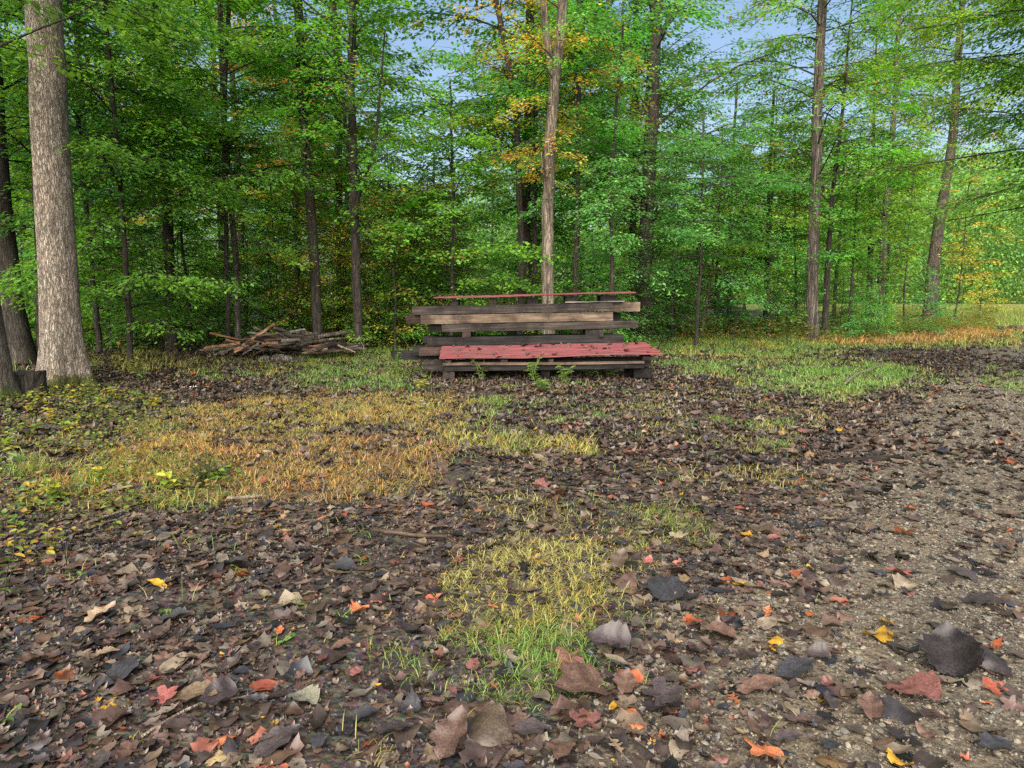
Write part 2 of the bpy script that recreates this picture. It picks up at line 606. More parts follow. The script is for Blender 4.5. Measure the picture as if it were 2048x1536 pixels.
BROWNS = np.array([(0.105, 0.060, 0.045), (0.075, 0.047, 0.040), (0.135, 0.078, 0.052), (0.050, 0.040, 0.040), (0.036, 0.034, 0.040),
                   (0.155, 0.105, 0.068), (0.115, 0.066, 0.055), (0.21, 0.155, 0.105), (0.065, 0.043, 0.034), (0.09, 0.06, 0.05), (0.13, 0.10, 0.075), (0.17, 0.13, 0.10), (0.028, 0.022, 0.02)])
BRIGHT = np.array([(0.30, 0.085, 0.03), (0.26, 0.17, 0.08), (0.34, 0.10, 0.06), (0.45, 0.27, 0.03), (0.29, 0.22, 0.12), (0.32, 0.13, 0.09)])


def litter_cols(n, r, bright=0.07):
    c = BROWNS[r.integers(0, len(BROWNS), n)] * r.uniform(0.55, 1.15, (n, 1)) * np.array([[0.78, 0.88, 0.93]])
    b = r.random(n) < bright
    c[b] = BRIGHT[r.integers(0, len(BRIGHT), b.sum())] * r.uniform(0.4, 0.85, (b.sum(), 1))
    return c


def fan_points(n, y0, y1, r, half=0.82, pad=2.4):
    y = np.sqrt(r.uniform(y0 * y0, y1 * y1, n))
    x = r.uniform(-1, 1, n) * (half * y + pad)
    return x, y


# how much litter lies at a spot
GRASS_ZONES = []


def zone(pts, dens, length, pal, jit=0.12, width=0.004, thr=0.0, upright=0.5):
    GRASS_ZONES.append((np.array([G(*p)[:2] for p in pts]), dens, length, pal, jit, width, thr, upright))


GREEN = [(0.10, 0.19, 0.035), (0.14, 0.23, 0.045), (0.07, 0.15, 0.03), (0.17, 0.24, 0.055)]
YELL = [(0.30, 0.26, 0.055), (0.25, 0.23, 0.045), (0.32, 0.21, 0.06), (0.18, 0.20, 0.04), (0.27, 0.25, 0.08)]
ORNG = [(0.38, 0.18, 0.05), (0.30, 0.135, 0.045), (0.38, 0.23, 0.08), (0.20, 0.15, 0.045), (0.16, 0.09, 0.04)]
MIXG = [(0.15, 0.19, 0.035), (0.22, 0.22, 0.045), (0.09, 0.15, 0.03), (0.27, 0.22, 0.06), (0.18, 0.15, 0.045)]
# bright green lawn left of the timber
zone([(590, 712), (700, 700), (840, 704), (860, 760), (760, 790), (640, 775), (580, 745)], 1100, 0.10, GREEN + MIXG[:1], 0.35, 0.006, 0.16)
zone([(380, 745), (520, 715), (600, 712), (590, 740), (480, 760), (380, 765)], 900, 0.10, YELL + GREEN, 0.25, 0.006, 0.35)
zone([(200, 715), (330, 705), (420, 730), (400, 750), (230, 745)], 500, 0.16, YELL + MIXG, 0.25, 0.006, 0.3)
# green strip behind and right of the timber
zone([(1290, 684), (1500, 676), (1640, 690), (1650, 720), (1500, 740), (1400, 760), (1330, 740)], 900, 0.12, GREEN + MIXG[:2], 0.4, 0.006, 0.28)
zone([(1420, 745), (1560, 730), (1700, 720), (1858, 735), (1800, 775), (1720, 806), (1600, 800), (1480, 780)], 1000, 0.10, GREEN + MIXG[:1], 0.3, 0.006, 0.29)
zone([(1560, 760), (1690, 728), (1858, 733), (1810, 772), (1730, 802), (1640, 800)], 1300, 0.10, GREEN, 0.12, 0.006, 0.05)
zone([(1280, 668), (2048, 662), (2400, 668), (2048, 692), (1880, 700), (1700, 700), (1280, 700)], 420, 0.15, GREEN + YELL[:2], 0.5, 0.008, 0.3)
zone([(1640, 672), (1860, 662), (1990, 655), (1990, 676), (1860, 690), (1650, 692)], 380, 0.22, ORNG, 0.3, 0.009, 0.2)
zone([(1350, 655), (1640, 655), (1640, 672), (1350, 676)], 200, 0.22, ORNG + MIXG, 0.4, 0.009, 0.3)
zone([(850, 760), (1330, 755), (1420, 790), (1330, 830), (860, 815)], 380, 0.09, GREEN + MIXG, 0.3, 0.005, 0.45)
zone([(1000, 690), (1300, 690), (1300, 700), (1000, 700)], 300, 0.2, GREEN, 0.3, 0.006)
# yellow and orange grass in the middle of the clearing
zone([(330, 826), (500, 796), (760, 790), (930, 796), (940, 836), (880, 868), (640, 866), (420, 880), (260, 905), (240, 860)], 3300, 0.075, YELL + ORNG[:4] + MIXG[:1], 0.2, 0.0034, 0.20, 0.2)
zone([(150, 905), (420, 878), (620, 868), (880, 880), (900, 930), (830, 985), (560, 1000), (420, 1010), (160, 985)], 3300, 0.075, ORNG + YELL + ORNG + ORNG, 0.2, 0.0034, 0.16, 0.2)
zone([(-60, 850), (260, 880), (420, 960), (330, 1010), (-60, 1010)], 1500, 0.09, ORNG + YELL + MIXG + GREEN, 0.25, 0.0042, 0.3, 0.2)
zone([(880, 866), (1000, 880), (1190, 884), (1200, 912), (1060, 916), (900, 905)], 2300, 0.09, YELL + GREEN[:1] + MIXG, 0.08, 0.0045, 0.12)
zone([(0, 900), (200, 905), (430, 930), (480, 990), (330, 1030), (0, 1020)], 1300, 0.11, GREEN + MIXG + YELL, 0.12, 0.0045, 0.3)
zone([(940, 800), (1010, 800), (1000, 850), (900, 860)], 1500, 0.09, GREEN + YELL[:2], 0.15, 0.0045, 0.3)
GRASS_ZONES.append((np.array([(17.5, 29.0), (42, 29.0), (42, 51.0), (19.5, 51.0)]), 110, 0.26, MIXG + YELL[:2] + GREEN, 0.5, 0.008, 0.2, 0.5))
# strip running towards the camera
zone([(940, 990), (1090, 1000), (1210, 1030), (1180, 1070), (1030, 1090), (960, 1040)], 2300, 0.06, MIXG + YELL, 0.13, 0.0036, 0.14, 0.0)
zone([(1190, 1010), (1330, 1000), (1430, 1055), (1440, 1085), (1330, 1110), (1240, 1100), (1190, 1060)], 3400, 0.06, MIXG + GREEN[:2], 0.13, 0.0036, 0.12, 0.05)
zone([(1000, 1080), (1250, 1090), (1330, 1120), (1270, 1190), (1250, 1260), (1060, 1290), (880, 1220), (880, 1160)], 10500, 0.055, MIXG + YELL, 0.12, 0.0034, 0.0, 0.0)
zone([(850, 1260), (1050, 1240), (1240, 1240), (1180, 1340), (1120, 1430), (1060, 1450), (930, 1420), (980, 1320)], 10500, 0.058, GREEN[:2] + MIXG + YELL[:2] + MIXG[:2], 0.12, 0.0032, 0.0, 0.05)
zone([(740, 1290), (850, 1300), (880, 1350), (790, 1370), (735, 1340)], 1800, 0.08, MIXG + GREEN, 0.05, 0.0032, 0.3, 0.35)
zone([(560, 1490), (760, 1450), (800, 1540), (560, 1560)], 1500, 0.08, YELL + MIXG, 0.05, 0.0030, 0.35, 0.3)
zone([(1360, 880), (1560, 870), (1600, 900), (1540, 925), (1380, 915)], 1900, 0.08, GREEN + MIXG, 0.08, 0.004, 0.3)
zone([(1420, 830), (1560, 835), (1590, 858), (1500, 862), (1430, 850)], 1900, 0.07, GREEN + MIXG, 0.08, 0.004, 0.25)
zone([(1380, 940), (1600, 930), (1620, 985), (1420, 1000)], 900, 0.07, MIXG, 0.1, 0.004, 0.35)
zone([(1100, 830), (1210, 826), (1230, 842), (1110, 845)], 1600, 0.07, GREEN, 0.08, 0.004, 0.2)
zone([(1600, 800), (1700, 800), (1640, 870), (1560, 870), (1500, 850)], 800, 0.07, YELL + ORNG + MIXG, 0.15, 0.004, 0.35)
zone([(2000, 740), (2200, 735), (2500, 735), (2500, 800), (2010, 790)], 1100, 0.08, GREEN, 0.15, 0.005, 0.25)
zone([(640, 1060), (740, 1060), (740, 1130), (650, 1130)], 500, 0.09, GREEN, 0.08, 0.0035, 0.4)
zone([(0, 1110), (260, 1040), (480, 1040), (520, 1090), (300, 1180), (0, 1200)], 260, 0.10, GREEN + MIXG, 0.1, 0.0035, 0.4)
zone([(0, 780), (1700, 780), (1700, 1600), (0, 1600)], 60, 0.07, GREEN + MIXG + YELL, 0.1, 0.003, 0.45, 0.2)
zone([(500, 770), (1750, 770), (1560, 960), (1450, 1000), (1000, 1000), (560, 1010)], 900, 0.06, GREEN + MIXG + MIXG + YELL, 0.1, 0.0042, 0.36, 0.2)
zone([(0, 640), (1300, 655), (1300, 700), (560, 712), (0, 760)], 90, 0.25, GREEN + MIXG, 0.4, 0.009, 0.4)

# ------------------------------------------------------------------ grass blades
def blades(x, y, length, width, col, r, upright=0.5, bend=1.0):
    n = len(x)
    az = r.uniform(0, 2 * PI, n)
    ln = length * r.uniform(0.45, 1.25, n)
    wd = width * r.uniform(0.6, 1.3, n)
    lean = r.uniform(0.15, 1.0, n) ** 0.7 * (1.45 - upright)
    d = np.stack([np.cos(az), np.sin(az), np.zeros(n)], -1)
    a2 = az + PI / 2 + r.uniform(-0.8, 0.8, n)
    s = np.stack([np.cos(a2), np.sin(a2), np.zeros(n)], -1)
    p = np.stack([x, y, hz(x, y) - 0.004], -1)
    pts = []
    for k, t in enumerate((0, 0.38, 0.72, 1.0)):
        ang = lean * (0.4 + 1.2 * t * bend)
        hor = ln * t * np.sin(np.minimum(ang, 2.0))
        ver = ln * t * np.cos(np.minimum(ang, 1.75))
        pts.append(p + d * hor[:, None] + np.array([0, 0, 1.0]) * ver[:, None])
    W = []
    for k, f in enumerate((0.8, 1.0, 0.7)):
        W += [pts[k] - s * (wd * f / 2)[:, None], pts[k] + s * (wd * f / 2)[:, None]]
    W.append(pts[3])
    V = np.stack(W, 1).reshape(-1, 3)
    b = np.arange(n)[:, None] * 7
    Q = np.concatenate([b + np.array([[0, 1, 3, 2]]), b + np.array([[2, 3, 5, 4]])])
    T = b + np.array([[4, 5, 6]])
    return V, Q, T, np.repeat(col, 7, 0)


gV, gQ, gT, gC = [], [], [], []
off = 0
r = np.random.default_rng(21)
for poly, dens, length, pal, jit, width, thr, upr in GRASS_ZONES:
    lo, hi = poly.min(0), poly.max(0)
    lo[0] = max(lo[0], -22); hi[0] = min(hi[0], 42); hi[1] = min(hi[1], 52)
    n = int(dens * 1.0 * (hi[0] - lo[0]) * (hi[1] - lo[1]))
    n = min(n, 900000)
    x = r.uniform(lo[0], hi[0], n); y = r.uniform(lo[1], hi[1], n)
    wa = 0.05 * y + 0.12
    jx = x + r.standard_normal(n) * jit + wa * 2.4 * (0.6 * vnoise(x * 2.2, y * 2.2, 33) + 0.4 * vnoise(x * 6, y * 6, 34) - 0.5)
    jy = y + r.standard_normal(n) * jit + wa * 2.4 * (0.6 * vnoise(x * 2.2, y * 2.2, 35) + 0.4 * vnoise(x * 6, y * 6, 36) - 0.5)
    k = inpoly(jx, jy, poly) & (np.abs(x) < 0.82 * y + 2.4)
    cl = 0.45 * vnoise(x * 2.4, y * 2.4, 31) + 0.55 * vnoise(x * 7, y * 7, 32)
    k &= cl > thr + 0.16 + r.uniform(-0.10, 0.10, n)
    x, y = x[k], y[k]
    if len(x) == 0: continue
    # tufts: pull blades towards clump centres
    cs = 0.07
    cx = np.floor(x / cs); cy = np.floor(y / cs)
    hx = hash2(cx.astype(np.int64), cy.astype(np.int64), 5); hy = hash2(cx.astype(np.int64), cy.astype(np.int64), 6)
    x = x * 0.55 + 0.45 * (cx + hx) * cs; y = y * 0.55 + 0.45 * (cy + hy) * cs
    pal = np.array(pal)
    cidx = (vnoise(x * 1.8, y * 1.8, 40) * 1.6 - 0.3 + 0.28 * r.standard_normal(len(x)))
    c = pal[np.clip((cidx * len(pal)).astype(int), 0, len(pal) - 1)] * r.uniform(0.65, 1.25, (len(x), 1))
    lenv = length * (0.55 + 1.0 * vnoise(x * 3, y * 3, 50))
    V, Q, T, C = blades(x, y, lenv, width * (0.8 + 0.045 * y), c, r, upr)
    gV.append(V); gQ.append(Q + off); gT.append(T + off); gC.append(C); off += len(V)
me = np_mesh('grass', np.concatenate(gV), [np.concatenate(gQ), np.concatenate(gT)], np.concatenate(gC))
tag(link('grass', me, M['grass']), 'green, yellow and orange grass growing in patches through the fallen leaves', 'grass', kind='stuff')
print('grass blades', len(me.polygons) // 3)

# ------------------------------------------------------------------ leaf litter
grass_density = lambda x, y: np.max([np.where(inpoly(x, y, z[0]) & (z[1] > 700), min(1, z[1] / 2500), 0) for z in GRASS_ZONES], 0)


def litter_keep(x, y, r, track_keep):
    n = len(x)
    tr = inpoly(x + r.standard_normal(n) * 0.08, y + r.standard_normal(n) * 0.08, TRACKG)
    # on the track leaves gather along its left edge and thin out to the right
    e = np.interp(y, TRACKG[1:9, 1], TRACKG[1:9, 0])
    dist = x - e
    kt = np.clip(1.0 - dist / 0.95, 0.0, 1) * 0.8 + track_keep * (0.6 + 0.7 * vnoise(x * 1.3, y * 1.3, 60)) * np.where(y > 7, 0.8, 1)
    gd = grass_density(x, y)
    kg = (1 - 0.6 * gd) * np.where(vnoise(x * 2.1, y * 2.1, 61) < 0.36, 0.45, 1.0)
    kk = np.where(tr, kt, kg)
    return r.random(n) < kk


near_T = [T_strip(6, 5, 'ovate', 0.12, 0.2, 0.03, 1), T_strip(6, 5, 'oblong', 0.15, -0.25, 0.03, 2), T_strip(6, 5, 'heart', -0.2, 0.3, 0.03, 3),
          T_strip(9, 3, 'oak', 0.3, 0.4, 0.02, 4), T_star(2, 5, 0.25, 5), T_star(2, 5, -0.2, 6), T_strip(6, 5, 'ovate', -0.25, 0.35, 0.04, 7),
          T_strip(6, 5, 'oblong', 0.5, 0.4, 0.03, 8)]
far_T = [T_strip(4, 3, 'ovate', 0.6, 0.6, 0.03, 11), T_strip(4, 3, 'oblong', -0.7, 0.8, 0.02, 12), T_star(1, 5, 0.8, 13), T_strip(4, 3, 'heart', 0.8, -0.6, 0.03, 14)]
parts = []
r = np.random.default_rng(5)
for (n, y0, y1, temps, smin, smax, tilt, tk, lift) in (
        (26000, 1.2, 7.0, near_T, 0.045, 0.125, 0.10, 0.26, 0.006),
        (75000, 1.4, 5.0, far_T, 0.010, 0.035, 0.2, 0.14, 0.004),
        (72000, 6.0, 17.0, far_T, 0.05, 0.12, 0.15, 0.26, 0.008),
        (44000, 5.0, 11.0, far_T, 0.02, 0.05, 0.2, 0.3, 0.006),
        (30000, 16.0, 30.0, far_T, 0.08, 0.15, 0.2, 0.3, 0.012)):
    x, y = fan_points(n, y0, y1, r)
    k = litter_keep(x, y, r, tk)
    x, y = x[k], y[k]
    n = len(x)
    which = r.integers(0, len(temps), n)
    size = r.uniform(smin, smax, n) * r.choice([1, 1, 1, 1.35], n)
    col = litter_cols(n, r, 0.035 if y0 < 5 else 0.035)
    z = hz(x, y) + lift * r.uniform(0.1, 1.6, n)
    rots = rand_rots(n, tilt, r)
    for t in range(len(temps)):
        s = which == t
        if s.sum():
            scatter(parts, temps[t], np.stack([x, y, z], -1)[s], rots[s], size[s], col[s])
me = join('leaf_litter', parts, True)
tag(link('leaf_litter', me, M['litter']), 'wet brown fallen leaves covering the forest floor', 'leaf litter', kind='stuff')
print('litter faces', len(me.polygons))

# small stones on the track
def stone_template(seed):
    r = np.random.default_rng(seed)
    V = []
    for k, (zz, rr) in enumerate(((-0.35, 0.7), (0.1, 1.0), (0.5, 0.55))):
        for a in range(6):
            th = a * PI / 3 + k * 0.4
            q = rr * r.uniform(0.75, 1.15)
            V.append((q * math.cos(th), q * math.sin(th) * 0.8, zz * 0.6 * r.uniform(0.6, 1.2)))
    Q = []
    for k in range(2):
        for a in range(6):
            b = (a + 1) % 6
            Q.append((k * 6 + a, k * 6 + b, k * 6 + 6 + b, k * 6 + 6 + a))
    V = np.array(V) * 0.5
    return V, [np.array(Q), np.array([[12, 13, 14, 15, 16, 17]])], np.zeros((18, 2))


st = [stone_template(s) for s in range(5)]
parts = []
r = np.random.default_rng(9)
for (n, y0, y1, smin, smax) in ((90000, 1.3, 4.5, 0.004, 0.014), (13000, 1.3, 5, 0.012, 0.035), (75000, 4.5, 12, 0.010, 0.03), (15000, 12, 24, 0.02, 0.05)):
    y = np.sqrt(r.uniform(y0 * y0, y1 * y1, n)); x = r.uniform(0.0, 1, n) * (0.82 * y + 3.0)
    k = inpoly(x + r.standard_normal(n) * 0.12, y + r.standard_normal(n) * 0.12, TRACKG)
    x, y = x[k], y[k]; n = len(x)
    size = smin + (smax - smin) * r.random(n) ** 2
    g = r.uniform(0.6, 1.25, (n, 1))
    base = np.array([(0.26, 0.22, 0.155), (0.32, 0.28, 0.20), (0.20, 0.18, 0.15), (0.16, 0.145, 0.13), (0.29, 0.26, 0.21), (0.23, 0.18, 0.12)])
    col = base[r.integers(0, 6, n)] * g * 0.5
    z = hz(x, y) + size * 0.12
    which = r.integers(0, 5, n)
    rots = rand_rots(n, 0.3, r)
    for t in range(5):
        s = which == t
        scatter(parts, st[t], np.stack([x, y, z], -1)[s], rots[s], size[s], col[s])
me = join('gravel', parts)
tag(link('gravel', me, M['stone']), 'loose tan and grey gravel stones scattered on the track', 'gravel', kind='stuff')


# ------------------------------------------------------------------ trees
def tube(path, radii, sides=8, flare=None, seed=0, bumpy=0.0, cap=True):
    path = np.asarray(path, float); n = len(path)
    r = np.random.default_rng(seed)
    tan = np.gradient(path, axis=0); tan /= np.linalg.norm(tan, axis=1)[:, None] + 1e-9
    ref = np.array([1.0, 0, 0]) if abs(tan[0, 2]) > 0.7 else np.array([0, 0, 1.0])
    V = []
    th = np.linspace(0, 2 * PI, sides, endpoint=False)
    lob = r.uniform(0, 2 * PI, 3)
    for i in range(n):
        a = np.cross(tan[i], ref); a /= np.linalg.norm(a) + 1e-9
        b = np.cross(tan[i], a)
        rr = radii[i] * np.ones(sides)
        if bumpy:
            rr = rr * (1 + bumpy * (np.sin(th * 3 + lob[0] + path[i, 2] * 0.9) * 0.5 + np.sin(th * 5 + lob[1] - path[i, 2] * 1.3) * 0.35) + bumpy * 0.35 * r.standard_normal(sides))
        if flare is not None and flare[i] > 0:
            rr = rr * (1 + flare[i] * (0.55 + 0.75 * np.clip(np.sin(th * 4 + lob[2]), -0.3, 1)))
        V.append(path[i] + rr[:, None] * (np.cos(th)[:, None] * a + np.sin(th)[:, None] * b))
    V = np.concatenate(V)
    idx = np.arange(n * sides).reshape(n, sides)
    nxt = np.roll(idx, -1, 1)
    Q = np.stack([idx[:-1], nxt[:-1], nxt[1:], idx[1:]], -1).reshape(-1, 4)
    return V, Q


class Mesh:
    def __init__(s): s.V = []; s.Q = []; s.n = 0
    def add(s, V, Q):
        s.V.append(V); s.Q.append(Q + s.n); s.n += len(V)
    def build(s, name, mat, parent=None, smooth=True):
        me = np_mesh(name, np.concatenate(s.V), [np.concatenate(s.Q)], smooth=smooth)
        return link(name, me, mat, parent)


def leaves_mesh(p, d, nrm, size, width, col, six):
    """p base, d direction, nrm normal, all (n,3)"""
    side = np.cross(d, nrm); side /= np.linalg.norm(side, axis=1)[:, None] + 1e-9
    nn = np.cross(side, d)
    s = size[:, None]
    n = len(p)
    if six:
        w1 = s * width * 0.5
        V = np.stack([p, p + d * s * 0.35 + side * w1 + nn * s * 0.06, p + d * s * 0.72 + side * w1 * 0.72 + nn * s * 0.02, p + d * s - nn * s * 0.10,
                      p + d * s * 0.72 - side * w1 * 0.72 + nn * s * 0.02, p + d * s * 0.35 - side * w1 + nn * s * 0.06], 1).reshape(-1, 3)
        b = np.arange(n)[:, None] * 6
        Q = np.concatenate([b + np.array([[0, 1, 2, 3]]), b + np.array([[0, 3, 4, 5]])])
        C = np.repeat(col, 6, 0)
    else:
        w1 = s * width * 0.5
        V = np.stack([p, p + d * s * 0.45 + side * w1 + nn * s * 0.08, p + d * s, p + d * s * 0.45 - side * w1 + nn * s * 0.08], 1).reshape(-1, 3)
        b = np.arange(n)[:, None] * 4
        Q = b + np.array([[0, 1, 2, 3]])
        C = np.repeat(col, 4, 0)
    return V, Q, C


# openings in the canopy where the sky shows (x, y, rx, ry, share of sprays missing)
GAPS_ = [(910, 70, 115, 150, .97), (780, 190, 40, 60, .85), (830, 120, 60, 90, .95), (800, 130, 48, 85, .92), (850, 190, 60, 50, .8), (985, 90, 40, 60, .7), (590, 30, 38, 32, .8), (385, 95, 50, 42, .6), (230, 60, 30, 30, .3),
        (1425, 215, 75, 60, .93), (1575, 80, 85, 85, .93), (1470, 60, 80, 70, .8), (1600, 190, 80, 60, .9), (1560, 300, 65, 60, .7),
        (1400, 370, 60, 60, .75), (1490, 420, 70, 60, .75), (1600, 400, 50, 50, .6), (1850, 70, 110, 90, .75), (1965, 195, 80, 60, .85), (2030, 100, 60, 80, .75),
        (1760, 140, 80, 100, .75), (1880, 240, 70, 50, .7), (1700, 300, 60, 60, .6), (1720, 30, 60, 50, .8), (1990, 400, 80, 130, .7), (2040, 560, 90, 90, .8),
        (840, 330, 50, 40, .5), (1450, 560, 120, 30, .3)]
GAPS = [(a_, b_, c_, d_, s_ * (0.58 if a_ > 1380 else 0.88)) for a_, b_, c_, d_, s_ in GAPS_]


def gap_share(px, py):
    g = np.zeros(np.shape(px))
    for cx, cy, rx, ry, s in GAPS:
        q = ((px - cx) / rx) ** 2 + ((py - cy) / ry) ** 2
        g = np.maximum(g, s * np.clip(1.6 - q, 0, 1))
    return g


# trunks that stay readable: foliage nearer than the trunk is sparse along it (x at foot, x at top, y range, distance, share)
LANES = [(125, 90, -200, 760, 11.2, 1.0, 42), (641, 606, 170, 660, 18.5, .6, 14), (718, 706, 200, 685, 18.2, .75, 12), (1096, 1116, 150, 590, 16.5, .55, 16), (1153, 1160, 200, 590, 19.5, .55, 9), (1286, 1308, 0, 670, 22.4, .97, 24),
         (1627, 1643, 0, 675, 22.5, .9, 22), (345, 334, 400, 700, 17.5, .6, 12), (1857, 1900, 200, 630, 32, .92, 22), (1757, 1780, 380, 610, 29, .7, 12), (457, 452, 250, 650, 18, .5, 8),
         (478, 468, 400, 660, 18.6, .6, 9), (1538, 1541, 480, 650, 24, .7, 9), (1431, 1433, 500, 650, 25, .7, 7), (1402, 1426, 510, 650, 24, .8, 9), (1040, 1042, 250, 330, 20.5, .8, 10)]


def lane_hit(px, py, y, r):
    for x0, x1, ya, yb, Y, sh, w_ in LANES:
        if ya < py < yb and y < Y:
            x = x0 + (x1 - x0) * (680 - py) / 680.0
            if abs(px - x) < w_ + 14 and r.random() < sh: return True
    return False


PALK = 2.0
PAL = {
    'green': [(0.080, 0.190, 0.020), (0.050, 0.150, 0.022), (0.070, 0.185, 0.025), (0.040, 0.125, 0.022), (0.095, 0.215, 0.028)],
    'deep': [(0.036, 0.110, 0.024), (0.050, 0.140, 0.028), (0.038, 0.120, 0.036), (0.06, 0.155, 0.03)],
    'blue': [(0.048, 0.140, 0.034), (0.066, 0.170, 0.044), (0.040, 0.120, 0.032), (0.09, 0.20, 0.05)],
    'lime': [(0.110, 0.230, 0.022), (0.150, 0.270, 0.025), (0.080, 0.190, 0.020), (0.22, 0.30, 0.03)],
    'yellow': [(0.30, 0.30, 0.04), (0.38, 0.30, 0.05), (0.16, 0.24, 0.03), (0.44, 0.24, 0.06), (0.20, 0.26, 0.03)],
    'autumn': [(0.36, 0.17, 0.05), (0.24, 0.20, 0.03), (0.13, 0.19, 0.025), (0.30, 0.12, 0.04), (0.10, 0.17, 0.02), (0.20, 0.22, 0.03)],
    'rust': [(0.42, 0.17, 0.09), (0.36, 0.12, 0.06), (0.30, 0.20, 0.05), (0.45, 0.25, 0.10)],
}


for k_ in PAL:
    PAL[k_] = [tuple(min(0.6, q_ * (PALK if k_ in ('green', 'deep', 'blue') else 1.35)) for q_ in c_) for c_ in PAL[k_]]


def make_crown(r, path, z0, z1, spread, nprim, leaf, pal, rise=0.35, droop=0.45, width=0.55, six=False, dens=1.0, origin=None, gaps=True,
               az=None, profile='round', stray=0.0, stray_pal=None, br=0.02, base_ext=0.0):
    """branches and leaf sprays around a trunk path (local coordinates). Returns branch Mesh, leaf arrays"""
    pathz = path[:, 2]
    bm_ = Mesh()
    LP, LD, LN, LS, LC = [], [], [], [], []
    pal_a = np.array(PAL[pal] if isinstance(pal, str) else pal)
    sp_a = np.array(PAL[stray_pal]) if stray_pal else pal_a
    for i in range(nprim):
        f = (i + r.random()) / nprim
        z = z0 + (z1 - z0) * f
        c = np.array([np.interp(z, pathz, path[:, 0]), np.interp(z, pathz, path[:, 1]), z])
        ph = (i * 2.399963 + r.uniform(-0.9, 0.9)) if az is None else r.uniform(az[0], az[1])
        if profile == 'round': pf = 0.45 + 0.75 * math.sin(PI * min(1, 0.15 + 0.8 * f))
        elif profile == 'cone': pf = 1.15 - 0.85 * f
        else: pf = 1.0
        Lb = spread * pf * r.uniform(0.35, 1.2)
        K = 7
        s = np.linspace(0, 1, K)
        wob = np.cumsum(r.standard_normal(K)) * 0.06
        a = ph + wob
        ri = rise + r.uniform(-0.25, 0.55); dr = droop * r.uniform(0.5, 1.6)
        pts = np.stack([c[0] + np.cos(a) * Lb * s, c[1] + np.sin(a) * Lb * s, c[2] + Lb * (ri * s - dr * s * s)], -1)
        rad = (br * (0.3 + 0.26 * Lb)) * (1 - 0.85 * s)
        bm_.add(*tube(pts, rad, 5))
        nsec = max(4, int(Lb * 7.5))
        for j in range(nsec):
            t = 0.12 + 0.88 * (j + r.random()) / nsec
            q = np.array([np.interp(t, s, pts[:, k]) for k in range(3)])
            if gaps and origin is not None:
                px, py = proj(q + origin)
                if r.random() < gap_share(px, py): continue
                if lane_hit(px, py, (q + origin)[1], r): continue
            sgn = 1 if j % 2 else -1
            a2 = ph + wob[min(K - 1, int(t * (K - 1)))] + sgn * r.uniform(0.5, 1.1) * (1 - 0.5 * t)
            l2 = (0.18 + 0.30 * Lb * (1.1 - 0.65 * t)) * r.uniform(0.6, 1.2)
            dz = r.uniform(-0.45, 0.12)
            e = q + np.array([math.cos(a2) * l2, math.sin(a2) * l2, dz * l2])
            if Lb > 0.8:
                bm_.add(*tube([q, (q + e) / 2 + np.array([0, 0, 0.04 * l2]), e], [0.006 + 0.003 * l2, 0.005, 0.002], 3))
            nl = max(3, int(l2 / leaf * 3.6 * dens))
            u = r.random(nl) ** 0.8
            lat = r.standard_normal(nl) * l2 * 0.17
            perp = np.array([-math.sin(a2), math.cos(a2), 0])
            pos = q + (e - q) * u[:, None] + perp * lat[:, None]
            pos[:, 2] += 0.05 * r.standard_normal(nl) - np.abs(lat) * 0.25
            da = a2 + np.sign(lat) * r.uniform(0.3, 1.3, nl)
            dd = np.stack([np.cos(da), np.sin(da), r.uniform(-0.75, 0.05, nl)], -1)
            dd /= np.linalg.norm(dd, axis=1)[:, None]
            nr = np.stack([r.standard_normal(nl) * 0.33, r.standard_normal(nl) * 0.33, np.ones(nl)], -1)
            cb = pal_a[r.integers(0, len(pal_a))]
            cc = 0.6 * cb + 0.4 * pal_a[r.integers(0, len(pal_a), nl)]
            if stray:
                m_ = r.random(nl) < stray
                cc[m_] = sp_a[r.integers(0, len(sp_a), m_.sum())]
            LP.append(pos); LD.append(dd); LN.append(nr); LS.append(leaf * r.uniform(0.7, 1.25, nl)); LC.append(cc * r.uniform(0.8, 1.2, (nl, 1)))
    V, Q, C = leaves_mesh(np.concatenate(LP), np.concatenate(LD), np.concatenate(LN), np.concatenate(LS), width, np.concatenate(LC), six)
    return bm_, V, Q, C


def trunk_path(r, pts, n=26, wob=0.015):
    """pts: list of (dx, dy, z); smooth polyline"""
    pts = np.array(pts, float)
    z = np.linspace(pts[0, 2], pts[-1, 2], n)
    x = np.interp(z, pts[:, 2], pts[:, 0]); y = np.interp(z, pts[:, 2], pts[:, 1])
    k = np.cumsum(r.standard_normal((n, 2)), 0) * wob
    k -= k[0]
    for _ in range(2):
        x[1:-1] = (x[:-2] + 2 * x[1:-1] + x[2:]) / 4; y[1:-1] = (y[:-2] + 2 * y[1:-1] + y[2:]) / 4
    return np.stack([x + k[:, 0] * 0.5, y + k[:, 1] * 0.5, z], -1)


LEAFCOUNT = [0]


